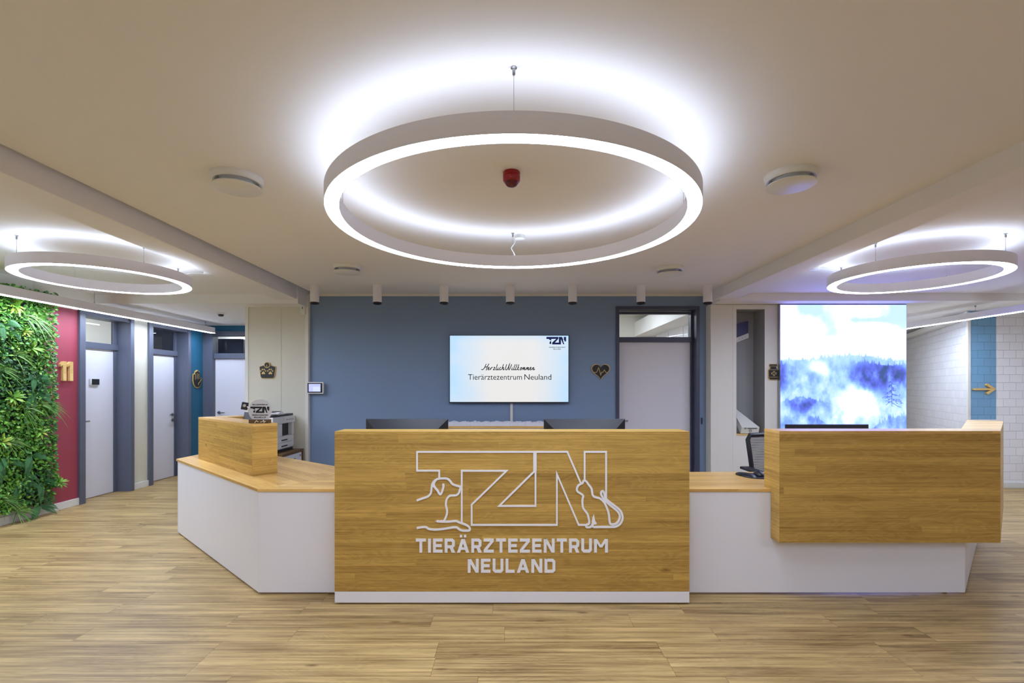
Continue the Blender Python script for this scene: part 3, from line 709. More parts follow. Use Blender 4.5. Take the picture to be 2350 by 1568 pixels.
def smoothp(P, n=4):
    out = []
    if len(P) < 3: return P
    for i in range(len(P) - 1):
        A = P[max(i - 1, 0)]; B = P[i]; C_ = P[i + 1]; D_ = P[min(i + 2, len(P) - 1)]
        for k in range(n):
            s = k / n; out.append(tuple(0.5 * ((2 * B[q]) + (-A[q] + C_[q]) * s + (2 * A[q] - 5 * B[q] + 4 * C_[q] - D_[q]) * s * s + (-A[q] + 3 * B[q] - 3 * C_[q] + D_[q]) * s ** 3) for q in (0, 1)))
    out.append(P[-1]); return out
def LST(pts, closed=False, k=1.0, sm=False): lo.stroke(FRP, [lg(*p) for p in (smoothp(pts, 3) if sm else pts)], sw * k, 0, 0.006, closed)
LST([(424, 386), (424, 315), (225, 315), (225, 146), (1574, 146), (1697, 432)])
LST([(626, 780), (626, 316), (1028, 316), (715, 620), (715, 802), (1480, 802), (1480, 345), (1676, 802), (1742, 802)])
LST([(1288, 150), (1288, 632), (962, 632), (1282, 316)])
lo.plate(FRP, [lg(*p) for p in ((1268, 146), (1298, 146), (1298, 316), (1268, 316))], 0, 0.0058)
LST([(1729, 400), (1729, 146), (1922, 146), (1922, 562)])
LST(DOG_HEAD, k=1.15, sm=True); LST(DOG_JAW, k=1.15, sm=True); LST(DOG_EAR, k=1.25, sm=True); LST(DOG_PAW, k=1.15, sm=True)
lo.plate(FRP, [lg(*p) for p in ((356, 455), (364, 425), (382, 404), (402, 392), (392, 408), (380, 430), (376, 446), (380, 470))], 0, 0.0056)
LST(CAT_FRONT, k=1.15, sm=True); LST(CAT_BACK, k=1.2, sm=True)
lo.plate(FRP, [lg(*p) for p in CAT_LEG], 0, 0.0059)
lo.plate(FRP, [lg(*p) for p in ((385, 768), (440, 760), (466, 762), (480, 778), (440, 777))], 0, 0.0059)
lo.build('outlined_logo', M['letters'], t, label='white outlined three-letter logo with dog and cat')
# block lettering
def glyph(ch, s=0.2):
    h = s / 2; c = 0.10; S = []; Pl = []
    def st(pts): S.append(pts)
    if ch == 'T': wd = .71; st([(0, 1 - h), (wd, 1 - h)]); st([(wd / 2, 0), (wd / 2, 1 - h)])
    elif ch == 'I': wd = s; st([(h, 0), (h, 1)])
    elif ch == 'E': wd = .67; st([(wd, h), (h, h), (h, 1 - h), (wd, 1 - h)]); st([(h, .5), (wd - .06, .5)])
    elif ch in 'RÄA':
        if ch == 'R':
            wd = .72; st([(h, 0), (h, 1 - h), (wd - h - c, 1 - h), (wd - h, 1 - h - c), (wd - h, .42 + c), (wd - h - c, .42), (h, .42)]); Pl.append([(.34, .40), (.55, .46), (wd + .02, 0), (wd - .23, 0)])
        else:
            wd = .86; Pl.append([(0, 0), (.22, 0), (.54, 1), (.32, 1)]); Pl.append([(wd - .22, 0), (wd, 0), (.54, 1), (.32, 1)]); Pl.append([(.2, .2), (wd - .2, .2), (wd - .26, .38), (.26, .38)])
            if ch == 'Ä': Pl.append([(.20, 1.10), (.37, 1.10), (.37, 1.27), (.20, 1.27)]); Pl.append([(.49, 1.10), (.66, 1.10), (.66, 1.27), (.49, 1.27)])
    elif ch == 'Z': wd = .72; st([(0, 1 - h), (wd, 1 - h)]); st([(0, h), (wd, h)]); Pl.append([(0, s * .6), (0, s), (wd - .24, 1 - s), (wd, 1 - s * .6), (wd, 1 - s), (.24, s)])
    elif ch == 'N': wd = .77; st([(h, 0), (h, 1)]); st([(wd - h, 0), (wd - h, 1)]); Pl.append([(0, 1), (.22, 1), (wd, 0), (wd - .22, 0)])
    elif ch == 'U': wd = .75; st([(h, 1), (h, h + c), (h + c, h), (wd - h - c, h), (wd - h, h + c), (wd - h, 1)])
    elif ch == 'M': wd = .98; st([(h, 0), (h, 1)]); st([(wd - h, 0), (wd - h, 1)]); Pl.append([(0, 1), (.2, 1), (.58, .38), (.40, .38)]); Pl.append([(wd, 1), (wd - .2, 1), (.40, .38), (.58, .38)])
    elif ch == 'L': wd = .64; st([(h, 1), (h, h), (wd, h)])
    elif ch == 'D': wd = .76; S.append([(h, 0), (h, 1)]); st([(h, h), (wd - h - c, h), (wd - h, h + c), (wd - h, 1 - h - c), (wd - h - c, 1 - h), (h, 1 - h)])
    elif ch == 'W': wd = 1.1; Pl += [[(0, 1), (.2, 1), (.38, 0), (.22, 0)], [(.22, 0), (.38, 0), (.62, 1), (.48, 1)], [(.48, 1), (.62, 1), (.88, 0), (.72, 0)], [(.72, 0), (.88, 0), (1.1, 1), (.9, 1)]]
    elif ch == 'O': wd = .76; st([(wd / 2, h), (wd - h - c, h), (wd - h, h + c), (wd - h, 1 - h - c), (wd - h - c, 1 - h), (h + c, 1 - h), (h, 1 - h - c), (h, h + c), (h + c, h), (wd / 2, h)])
    elif ch == 'C': wd = .7; st([(wd, h), (h + c, h), (h, h + c), (h, 1 - h - c), (h + c, 1 - h), (wd, 1 - h)])
    elif ch == 'K': wd = .74; st([(h, 0), (h, 1)]); Pl += [[(.2, .4), (.2, .6), (.5, 1), (.74, 1)], [(.3, .55), (.48, .62), (.76, 0), (.52, 0)]]
    elif ch == '&': wd = .7; st([(.7, .1), (.3, .75), (.4, .9), (.55, .75), (.12, .35), (.2, .1), (.45, .1), (.65, .45)])
    else: wd = .35
    return wd, S, Pl
def block_text(mb, fr, txt, x0, x1, y0, y1, d0, d1, s=0.2, gap=0.155):
    tot = sum(glyph(c, s)[0] for c in txt) + gap * (len(txt) - 1); kx = (x1 - x0) / tot; ky = y1 - y0; x = x0
    for c in txt:
        wd, S, Pl = glyph(c, s)
        for q in Pl: mb.plate(fr, [(x + a * kx, y0 + b * ky) for a, b in q], d0, d1)
        for q in S:
            sub = MB(); O, U, Vv, N = fr
            sub.stroke((Vector((0, 0, 0)), Vector((1, 0, 0)), Vector((0, 1, 0)), Vector((0, 0, 1))), q, s, 0, 1)
            mb.k += 1; ee = (mb.k % 7) * 0.00005
            for f in sub.f:
                mb.face([O + U * (x + sub.v[i].x * kx) + Vv * (y0 + sub.v[i].y * ky) + N * (d0 + sub.v[i].z * (d1 + ee - d0)) for i in f])
        x += (wd + gap) * kx
lt = MB()
a = lg(214, 1050); b_ = lg(1938, 926); block_text(lt, FRP, 'TIERÄRZTEZENTRUM', a[0], b_[0], a[1], b_[1], 0, 0.006)
a = lg(680, 1231); b_ = lg(1466, 1107); block_text(lt, FRP, 'NEULAND', a[0], b_[0], a[1], b_[1], 0, 0.006)
lt.build('block_lettering', M['letters'], t, label='two lines of white block letters')

# oak box on the right: front wall, slanting arm
t = thing('oak_overhang_box', 'wide oak box overhanging the white counter base on the right', 'counter top box', (2.5, 3.3, 0.395))
Y0 = 3.255; xl = 1.783; xr = 3.258; z0 = 0.395
A0 = V2(xr, Y0); AE = V2(4.249, 4.219); da = (AE - A0).normalized(); na = V2(-da.y, da.x)
I0 = V2(3.175, Y0 + w); IE = AE + na * 0.23
b = MB(); b.prism([(xl, Y0), (xr, Y0), (3.262, 3.362), (xl, 3.362)], z0, ZT + 0.001); b.prism([(xl, Y0), (xr, Y0), (I0.x, I0.y), (xl, Y0 + w)], ZT + 0.001, ZB - 0.02); b.build('front_wall', M['wood'], t)
oak_box([(xr + 0.004, Y0 + 0.004), (AE.x, AE.y), (AE.x + na.x * 0.08, AE.y + na.y * 0.08), (xr + 0.006, 3.362)], z0, ZB - 0.02, t, 'side_wall', ud=da, mat='oak_light')
oak_box([(I0.x + 0.02, I0.y - 0.03), (xr + 0.085, 3.372), (AE.x + na.x * 0.0805, AE.y + na.y * 0.0805), (IE.x, IE.y), (I0.x + 0.003, I0.y)], ZT + 0.0005, ZB - 0.02, t, 'inner_side_wall', ud=da)
oak_box([(xl, Y0), (xr, Y0), (AE.x, AE.y), (IE.x, IE.y), (I0.x, I0.y), (xl, Y0 + w)], ZB - 0.0195, ZB, t, 'top_board', mat='wood_top')

# ------------------------------------------------------------------ things on the desk
def monitor(x0, x1, y, zt_, label, rot=0.0, round_=False):
    """seen from behind: bevelled back shell, screen towards the staff side (+Y)"""
    cx = (x0 + x1) / 2; hw = (x1 - x0) / 2; h = 0.36
    t = thing('computer_monitor', label, 'monitor', (cx, y, ZT))
    T = Matrix.Translation((cx, y, 0)) @ Matrix.Rotation(rot, 4, 'Z')
    b = MB(); b.T = T; r = 0.0
    b.box(-hw, hw, 0.0, 0.012, zt_ - h, zt_)
    i = 0.085; d = -0.040
    zlo = zt_ - h
    o_ = [(-hw, 0, zlo), (hw, 0, zlo), (hw, 0, zt_), (-hw, 0, zt_)]; n_ = [(-hw + i, d, zlo + i), (hw - i, d, zlo + i), (hw - i, d, zt_ - i), (-hw + i, d, zt_ - i)]
    b.faces(o_ + n_, [(4, 5, 6, 7), (0, 1, 5, 4), (1, 2, 6, 5), (2, 3, 7, 6), (3, 0, 4, 7)])
    sh = b.build('back_shell', M['dark'], t, bevel=0.012 if round_ else 0.001)
    b = MB(); b.T = T; b.box(-hw + 0.01, hw - 0.01, 0.0125, 0.0135, zlo + 0.015, zt_ - 0.01); b.build('screen', M['black'], t)
    b = MB(); b.T = T; b.box(-0.03, 0.03, -0.06, -0.035, ZT + 0.012, zlo + 0.2); b.box(-0.03, 0.03, -0.045, -0.03, zlo + 0.1, zlo + 0.22); b.build('neck', M['dark'], t, bevel=0.003)
    b = MB(); b.T = T; b.box(-0.12, 0.12, -0.12, 0.09, ZT + 0.001, ZT + 0.013); b.build('stand_foot', M['dark'], t, bevel=0.004)
    return t
monitor(-1.083, -0.474, 3.62, 1.198, 'dark monitor behind the lettered panel, left one of the two')
monitor(0.236, 0.838, 3.62, 1.198, 'dark monitor behind the lettered panel, right one of the two')
monitor(2.03, 2.645, 3.62, 1.157, 'dark monitor peeking over the oak box before the forest picture')
monitor(-2.80, -2.26, 4.79, 1.182, 'dark rounded monitor behind the round sign on the left oak box', rot=-0.75, round_=True)
# small camera on a gooseneck
b0 = Vector((-2.72, 5.10, ZT))
t = thing('desk_camera', 'small black camera on a bent arm beside the round sign', 'camera', b0)
p = px(562, 932, 5.10)
MB().lathe((b0.x, b0.y, ZT + 0.001), [(0, 0), (0.05, 0), (0.05, 0.012), (0.045, 0.015), (0, 0.015)], 24).build('base', M['black'], t, smooth=True)
MB().tube([b0 + Vector((0, 0, 0.012)), b0 + Vector((0.05, 0, 0.2)), b0 + Vector((0.10, 0, 0.40)), Vector((p.x + 0.07, p.y, p.z - 0.035)), Vector((p.x + 0.01, p.y, p.z))], 0.006, 8).build('arm', M['plastic_white'], t, smooth=True)
b = MB(); b.T = Matrix.Translation(p) @ Matrix.Rotation(0.2, 4, 'Y') @ Matrix.Rotation(0.3, 4, 'Z')
b.box(-0.032, 0.03, -0.012, 0.012, -0.04, 0.038); hd = b.build('camera_head', M['black'], t, bevel=0.005)
b = MB(); b.T = Matrix.Translation(p) @ Matrix.Rotation(0.3, 4, 'Z'); b.lathe((0.0, -0.012, 0.005), [(0.016, 0), (0.016, -0.01), (0.010, -0.012), (0, -0.008)], 20, axis='y'); b.build('lens', M['steel'], hd, smooth=True)

# round welcome sign
sc_ = px(597, 943, 3.985); SR = 26.5 * 3.985 / F
t = thing('round_welcome_sign', 'round frosted welcome sign in a wooden foot on the left oak box', 'sign', (sc_.x, 3.985, ZB))
b = MB(); b.lathe((sc_.x, 3.985, sc_.z), [(0, -0.002), (SR, -0.002), (SR, 0.002), (0, 0.002)], 64, axis='y'); b.build('acrylic_disc', M['mug'], t)
b = MB(); b.T = Matrix.Translation((sc_.x - 0.002, 3.985, ZB)); b.box(-0.080, 0.082, -0.024, -0.004, 0.001, 0.030); b.box(-0.080, 0.082, 0.004, 0.024, 0.001, 0.030); b.box(-0.080, 0.082, -0.024, 0.024, 0.001, 0.006)
b.build('wooden_foot', M['wood_dark'], t, bevel=0.002)
FRS = frame((sc_.x, 3.9828, sc_.z), (1, 0, 0))
def small_logo(mb, fr, x0, x1, y0, y1, d):
    """solid three letters, the animals cut out of their strokes"""
    kx = (x1 - x0) / 1705.0; ky = (y1 - y0) / 664.0
    def q(pts): return [(x0 + (a - 218) * kx, y1 - (b - 138) * ky) for a, b in pts]
    def pl(*ps): mb.plate(fr, q(ps), 0, d)
    pl((218, 138), (620, 138), (620, 325), (218, 325)); pl((620, 138), (1262, 138), (1262, 310), (620, 322))
    pl((432, 325), (634, 325), (634, 470), (600, 455), (560, 440), (520, 400), (480, 380), (432, 380))
    pl((634, 470), (634, 780), (580, 765), (470, 765), (495, 680), (486, 600), (520, 545), (590, 530))
    pl((1060, 322), (1262, 300), (960, 640), (715, 640)); pl((715, 640), (1262, 640), (1262, 810), (715, 810)); 
    pl((1296, 138), (1484, 138), (1484, 810), (1296, 810)); pl((1262, 640), (1300, 640), (1300, 810), (1262, 810))
    pl((1484, 138), (1577, 138), (1690, 425), (1655, 480), (1700, 530), (1710, 640), (1755, 700), (1765, 790), (1680, 802), (1484, 345))
    pl((1730, 138), (1930, 138), (1930, 560), (1905, 540), (1888, 498), (1873, 520), (1880, 570), (1810, 548), (1790, 460), (1735, 400))
b = MB(); small_logo(b, FRS, -0.078, 0.075, -0.017, 0.034, 0.0012)
block_text(b, FRS, 'WILLKOMMEN IM', -0.062, 0.062, 0.045, 0.055, 0, 0.001, s=0.16)
block_text(b, FRS, 'TIERÄRZTEZENTRUM', -0.066, 0.066, -0.040, -0.030, 0, 0.001, s=0.16)
block_text(b, FRS, 'NEULAND & CO', -0.048, 0.048, -0.058, -0.048, 0, 0.001, s=0.16)
b.build('printed_logo', M['ink'], t)
bn = MB()
for (x, zc, ln, ang) in ((-0.022, 0.014, 0.02, 0.9), (-0.010, 0.016, 0.016, -0.6), (0.028, 0.013, 0.022, 0.3), (0.045, 0.018, 0.018, -0.9), (0.050, 0.011, 0.018, 0.6)):
    c, s = math.cos(ang) * ln / 2, math.sin(ang) * ln / 2; X = sc_.x + x; Yb = 3.958
    bn.tube([(X - c, Yb, ZB + zc - s), (X + c, Yb, ZB + zc + s)], 0.0028, 6); 
    for sg in (-1, 1): bn.lathe((X + sg * c, Yb, ZB + zc + sg * s), [(0, -0.004), (0.004, -0.001), (0.004, 0.001), (0, 0.004)], 8)
bn.build('dried_flower_trim', M['card'], t, label='small pale trim along the wooden foot')

# mouse pad, mouse and cable
mp = px(1724, 1091, 1.0); Ym = 0.70 * F / (1093 - HY)
cx_, cy_ = (1742 - CX) * 3.86 / F, 3.85
pts = []
for i in range(40):
    a = 2 * math.pi * i / 40; rx, ry = 0.145, 0.125
    pts.append((cx_ - 0.0 + rx * math.copysign(abs(math.cos(a)) ** 0.8, math.cos(a)), cy_ + ry * math.copysign(abs(math.sin(a)) ** 0.8, math.sin(a))))
t = thing('mouse_pad', 'black mouse pad with a padded wrist rest on the right worktop', 'mouse pad', (cx_, cy_, ZT))
MB().prism(pts, ZT + 0.0006, ZT + 0.005).build('pad', M['black'], t, bevel=0.001)
b = MB(); b.T = Matrix.Translation((cx_ - 0.10, cy_ + 0.02, ZT + 0.005)) @ Matrix.Rotation(0.25, 4, 'Z') @ Matrix.Diagonal((0.055, 0.10, 0.020, 1))
b.lathe((0, 0, 0), [(0, 1), (0.38, 0.92), (0.71, 0.71), (0.92, 0.38), (1, 0), (0, 0)], 32); b.build('wrist_rest', M['black'], t, smooth=True)
mx_, my_ = (1744 - CX) * 3.84 / F, 3.86
t = thing('computer_mouse', 'grey and black computer mouse on the mouse pad', 'mouse', (mx_, my_, ZT + 0.006))
b = MB(); b.T = Matrix.Translation((mx_, my_, ZT + 0.0072)) @ Matrix.Diagonal((0.034, 0.055, 0.036, 1))
b.lathe((0, 0, 0), [(0, 1), (0.38, 0.93), (0.71, 0.74), (0.92, 0.42), (1, 0.1), (0.95, 0), (0, 0)], 32); b.build('shell', M['dark'], t, smooth=True)
b = MB(); b.T = Matrix.Translation((mx_ - 0.006, my_ - 0.02, ZT + 0.022)); b.lathe((0, 0, 0), [(0, 0.014), (0.012, 0.012), (0.017, 0.003), (0.014, -0.01), (0, -0.01)], 20); b.build('thumb_ball', M['metal_white'], t, smooth=True)

# ------------------------------------------------------------------ office chair behind the right counter
ccx, ccy = 2.50, 4.42
t = thing('office_chair', 'black mesh-backed office chair behind the right counter', 'chair', (ccx, ccy, 0))
b = MB(); zt_ = 0.975
def backpt(u, v):   # u -1..1, v 0..1
    hw = 0.215 + 0.035 * v; return Vector((ccx + u * hw, ccy + 0.20 + 0.05 * v - 0.03 * (1 - u * u) * -1, 0.56 + (zt_ - 0.56) * v))
path = [backpt(-1, 0), backpt(-1, .3), backpt(-1, .6), backpt(-1, .9), backpt(-.88, 1), backpt(-.4, 1.01), backpt(.4, 1.01), backpt(.88, 1), backpt(1, .9), backpt(1, .6), backpt(1, .3), backpt(1, 0), backpt(.85, -.04), backpt(-.85, -.04), backpt(-1, 0)]
b.tube(path, 0.022, 8); b.build('backrest_frame', M['black'], t, smooth=True)
b = MB(); N_ = 52
for i in range(N_):
    v0 = 0.0 + i / N_; v1 = v0 + 0.62 / N_
    for j in range(6):
        u0 = -0.95 + 1.9 * j / 6; u1 = -0.95 + 1.9 * (j + 1) / 6
        b.face([backpt(u0, v0), backpt(u1, v0), backpt(u1, v1), backpt(u0, v1)])
b.build('backrest_mesh', M['fabric'], t)
b = MB(); b.T = Matrix.Translation((ccx, ccy - 0.04, 0.46)) @ Matrix.Diagonal((0.25, 0.24, 0.05, 1)); b.lathe((0, 0, 0), [(0, 0.6), (0.8, 0.6), (0.95, 0.4), (1, 0), (0.9, -0.5), (0, -0.6)], 36); b.build('seat', M['black'], t, smooth=True)
for sx in (-1, 1):
    b = MB(); X = ccx + sx * 0.34
    b.tube([(ccx + sx * 0.2, ccy, 0.44), (X, ccy, 0.45), (X, ccy, 0.675)], 0.014, 8); arm = b.build('armrest_post', M['black'], t, smooth=True)
    b = MB(); b.box(X - 0.045, X + 0.045, ccy - 0.16, ccy + 0.12, 0.675, 0.70); b.build('armrest_pad', M['black'], arm, bevel=0.010)
b = MB(); b.tube([(ccx, ccy + 0.19, 0.44), (ccx, ccy + 0.25, 0.50), (ccx, ccy + 0.235, 0.66)], 0.022, 8); b.build('back_support', M['black'], t, smooth=True)
b = MB(); b.tube([(ccx, ccy, 0.08), (ccx, ccy, 0.43)], 0.025, 12); b.build('gas_lift', M['dark'], t, smooth=True)
for k in range(5):
    a = math.radians(20 + 72 * k); e = Vector((ccx + 0.29 * math.cos(a), ccy + 0.29 * math.sin(a), 0.075))
    b = MB(); b.tube([(ccx, ccy, 0.10), e], [0.022, 0.014], 8); lg_ = b.build('base_leg', M['dark'], t, smooth=True)
    b = MB(); b.tube([e + Vector((0.012, 0, -0.045)), e + Vector((-0.012, 0, -0.045))], 0.028, 16); b.build('caster', M['black'], lg_, smooth=True)

# ------------------------------------------------------------------ cabinet and printer behind the left wing
cabx = (-3.32, -2.76); caby = (5.86, 6.46)
t = thing('printer_cabinet', 'white cabinet with a walnut top under the printer', 'cabinet', ((cabx[0] + cabx[1]) / 2, (caby[0] + caby[1]) / 2, 0))
box(cabx[0], cabx[1] - 0.03, caby[0], caby[1] - 0.02, 0.0, 0.592).build('body', M['white'], t, bevel=0.002)
box(cabx[0] - 0.005, cabx[1] + 0.005, caby[0] - 0.005, caby[1], 0.594, 0.626).build('top_board', M['wood_dark'], t, bevel=0.002)
box(cabx[1] - 0.028, cabx[1], caby[1] - 0.03, caby[1], 0.0, 0.593).build('side_panel', M['wood_dark'], t)
for z_ in (0.40, 0.20, 0.0):
    dw = box(cabx[1] - 0.029, cabx[1] - 0.008, caby[0] + 0.01, caby[1] - 0.04, z_ + 0.005, z_ + 0.188).build('drawer', M['white'], t, bevel=0.002)
    b = MB(); b.tube([(cabx[1] - 0.008, caby[0] + 0.2, z_ + 0.13), (cabx[1] + 0.012, caby[0] + 0.2, z_ + 0.13), (cabx[1] + 0.012, caby[0] + 0.34, z_ + 0.13), (cabx[1] - 0.008, caby[0] + 0.34, z_ + 0.13)], 0.005, 8); b.build('drawer_handle', M['steel'], dw)
MB().lathe((cabx[1] - 0.008, caby[1] - 0.09, 0.55), [(0, 0.012), (0.012, 0.010), (0.012, 0)], 16, axis='x').build('lock', M['steel'], t, smooth=True)
# printer: front faces +X
t = thing('office_printer', 'white office printer with papers on top, behind the round sign', 'printer', (-3.09, 6.18, 0.627))
X0, X1, Ya, Yb, Z0 = -3.31, -2.88, 5.88, 6.45, 0.627
box(X0, X1 - 0.01, Ya + 0.01, Yb - 0.02, Z0, Z0 + 0.03).build('dark_base', M['black'], t)
b = MB(); b.box(X0, X1 - 0.004, Ya, Yb, Z0 + 0.03, Z0 + 0.19); b.box(X0, X1, Ya, Ya + 0.24, Z0 + 0.19, Z0 + 0.35); b.box(X0, X0 + 0.06, Ya, Yb, Z0 + 0.19, Z0 + 0.35)
b.box(X0, X1, Yb - 0.06, Yb, Z0 + 0.19, Z0 + 0.35); b.box(X0, X1, Ya, Yb, Z0 + 0.35, Z0 + 0.44); b.build('printer_body', M['plastic_white'], t, bevel=0.006)
b = MB(); b.box(X0 + 0.06, X1 - 0.05, Ya + 0.241, Yb - 0.061, Z0 + 0.191, Z0 + 0.349); b.build('output_slot', M['black'], t)
b = MB(); b.plate(frame((X1 - 0.02, Ya + 0.245, Z0 + 0.19), (-1, 0, 0)), [(-0.01, 0), (0.028, 0), (0.028, 0.075), (-0.01, 0.035)], 0.0, 0.25 * -1); b.build('output_tray', M['plastic_white'], t)
for z_ in (0.04, 0.115):
    tr = box(X1 - 0.006, X1 + 0.008, Ya + 0.02, Yb - 0.03, Z0 + z_, Z0 + z_ + 0.068).build('paper_tray', M['plastic_white'], t, bevel=0.003)
    box(X1 + 0.007, X1 + 0.010, Ya + 0.20, Ya + 0.36, Z0 + z_ + 0.02, Z0 + z_ + 0.036).build('tray_grip', M['dark'], tr)
cp = box(X1 - 0.002, X1 + 0.012, Ya + 0.26, Yb + 0.0, Z0 + 0.355, Z0 + 0.435).build('control_panel', M['plastic_white'], t, bevel=0.003)
b = MB()
for k in range(4): b.lathe((X1 + 0.012, Yb - 0.06 - 0.055 * k, Z0 + 0.395), [(0, 0.003), (0.007, 0.003), (0.007, 0)], 12, axis='x')
b.build('buttons', M['dark'], cp)
box(X0, X1 - 0.01, Ya + 0.005, Yb - 0.005, Z0 + 0.442, Z0 + 0.468).build('scanner_lid', M['dark'], t, bevel=0.004)
zz = Z0 + 0.4685; first = None
labs = ['lowest paper folder on the printer lid', 'grey paper sheaf second from the bottom on the printer lid', 'white paper sheaf in the middle of the stack on the printer', 'topmost dark folder on the printer stack']
for k, (w_, h_, dx, r_, mt) in enumerate(((0.21, 0.010, 0.05, 0.1, 'paper'), (0.21, 0.008, 0.075, -0.12, 'white'), (0.205, 0.012, 0.035, 0.22, 'paper'), (0.21, 0.006, 0.0, 0.05, 'dark'))):
    b = MB(); b.T = Matrix.Translation((-3.06 + dx, 6.06, zz)) @ Matrix.Rotation(r_, 4, 'Z'); b.box(-0.15, 0.15, -w_ / 2, w_ / 2, 0, h_); zz += h_ + 0.0006
    tag(b.build('paper_stack', M[mt], None, bevel=0.001), labs[k], 'papers', 'papers piled on the printer')

# ------------------------------------------------------------------ low sideboard before the blue wall
t = thing('sideboard', 'low white sideboard with oak top under the television', 'sideboard', (-0.2, 6.28, 0))
sx0, sx1, sy0, sy1, sz = -1.62, 1.05, 6.05, 6.50, 0.952
box(sx0, sx1, sy0 + 0.022, sy1, 0.0, sz - 0.026).build('carcass', M['white'], t)
box(sx0 - 0.004, sx1 + 0.004, sy0 - 0.006, sy1, sz - 0.025, sz).build('top_board', M['wood_top'], t, bevel=0.001)
xs = [sx0, -1.20, -0.785, -0.365, 0.29, 0.68, sx1]
for i in range(6):
    dr_ = box(xs[i] + 0.0025, xs[i + 1] - 0.0025, sy0, sy0 + 0.02, 0.06, sz - 0.029).build('cabinet_front', M['white'], t, bevel=0.001)
    b = MB(); xm = (xs[i] + xs[i + 1]) / 2; b.tube([(xm - 0.05, sy0, 0.80), (xm - 0.05, sy0 - 0.02, 0.80), (xm + 0.05, sy0 - 0.02, 0.80), (xm + 0.05, sy0, 0.80)], 0.004, 6); b.build('pull_handle', M['steel'], dr_)
# fleece
rg = random.Random(3); b = MB(); nx_, ny_ = 150, 24; fx0, fx1, fy0, fy1 = -1.35, 0.98, 6.075, 6.47
hts = [[0.018 + rg.random() * 0.020 + 0.006 * math.sin(i * 0.7) for j in range(ny_ + 1)] for i in range(nx_ + 1)]
pts = []; fs = []
for i in range(nx_ + 1):
    for j in range(ny_ + 1):
        e = min(i, nx_ - i, j, ny_ - j); z_ = sz + 0.001 + (0.0 if e == 0 else hts[i][j])
        pts.append((fx0 + (fx1 - fx0) * i / nx_ + (rg.random() - .5) * .006, fy0 + (fy1 - fy0) * j / ny_, z_))
for i in range(nx_):
    for j in range(ny_):
        a_ = i * (ny_ + 1) + j; fs.append((a_, a_ + ny_ + 1, a_ + ny_ + 2, a_ + 1))
b.faces(pts, fs); tag(b.build('fleece_blanket', M['cloth'], None, smooth=False), 'fluffy white fleece lying along the top of the low sideboard', 'blanket')

# ------------------------------------------------------------------ television
YT = 6.47
t = thing('television', 'wide wall television with a welcome message on a pale blue screen', 'television', ((px(1168, 0, YT)).x, YT, 1.2))
a = px(1031, 925.5, YT); c = px(1306, 769, YT)
box(a.x, c.x, YT, YT + 0.045, a.z, c.z).build('television_case', M['black'], t, bevel=0.003)
box(a.x + 0.3, c.x - 0.3, YT + 0.045, YB - 0.001, a.z + 0.2, c.z - 0.2).build('wall_bracket', M['black'], t)
sx0, sx1, sz0, sz1 = a.x + 0.009, c.x - 0.009, a.z + 0.016, c.z - 0.009
def fbm(nx, nz, sc, seed, octv=5, ax=1.0):
    r = np.random.RandomState(seed); out = np.zeros((nz, nx)); amp = 1.0; tot = 0
    for o_ in range(octv):
        gx = int(sc * ax * 2 ** o_) + 2; gz = int(sc * 2 ** o_) + 2; g = r.rand(gz + 1, gx + 1)
        xs_ = np.linspace(0, gx - 1e-6, nx); zs_ = np.linspace(0, gz - 1e-6, nz)
        xi = xs_.astype(int); zi = zs_.astype(int); fx = xs_ - xi; fz = zs_ - zi; fx = fx * fx * (3 - 2 * fx); fz = (fz * fz * (3 - 2 * fz))[:, None]
        A_ = g[zi][:, xi] * (1 - fx) + g[zi][:, xi + 1] * fx; B_ = g[zi + 1][:, xi] * (1 - fx) + g[zi + 1][:, xi + 1] * fx
        out += amp * (A_ * (1 - fz) + B_ * fz); tot += amp; amp *= 0.55
    return out / tot
def picture(name, mat, parent, O, U, Vv, wd, ht, img):
    """img: rows from the bottom, RGB linear; one quad per sample"""
    nz, nx = img.shape[:2]; O = Vector(O) - worg(parent)
    gx, gz = np.meshgrid(np.linspace(0, wd, nx + 1), np.linspace(0, ht, nz + 1))
    U = np.array(U); Vv = np.array(Vv); co = np.array(O)[None, :] + gx.reshape(-1, 1) * U + gz.reshape(-1, 1) * Vv
    idx = np.arange((nx + 1) * (nz + 1)).reshape(nz + 1, nx + 1)
    q = np.stack([idx[:-1, :-1], idx[:-1, 1:], idx[1:, 1:], idx[1:, :-1]], -1).reshape(-1, 4)
    me = bpy.data.meshes.new(name); me.vertices.add(len(co)); me.vertices.foreach_set('co', co.astype(np.float32).ravel())
    me.loops.add(q.size); me.loops.foreach_set('vertex_index', q.astype(np.int32).ravel())
    me.polygons.add(len(q)); me.polygons.foreach_set('loop_start', (np.arange(len(q)) * 4).astype(np.int32))
    me.update(calc_edges=True); me.materials.append(mat)
    at = me.color_attributes.new('Col', 'FLOAT_COLOR', 'CORNER'); cc = np.ones((len(q), 4, 4), np.float32); cc[:, :, :3] = img.reshape(-1, 1, 3)
    at.data.foreach_set('color', cc.ravel()); me.validate()
    o = bpy.data.objects.new(name, me); COL.objects.link(o); o.parent = parent; ORG[o.name] = worg(parent); return o
def lin(a): a = np.clip(a, 0, 1); return np.where(a <= .04045, a / 12.92, ((a + .055) / 1.055) ** 2.4)
nx, nz = 120, 68; n_ = fbm(nx, nz, 2.2, 5, 3, 1.6); X_, Z_ = np.meshgrid(np.linspace(0, 1, nx), np.linspace(0, 1, nz))
edge = np.clip(np.maximum(np.abs(X_ - 0.52) * 1.9 - 0.35, (0.45 - Z_) * 0.0) * 1.1, 0, 1); k_ = np.clip(edge * (0.5 + n_) * 1.3 + np.clip((Z_ - .9) * 4, 0, .5), 0, 1)[..., None]
img = lin(np.array([232, 231, 230]) / 255.) * (1 - k_) + lin(np.array([186, 224, 255]) / 255.) * k_
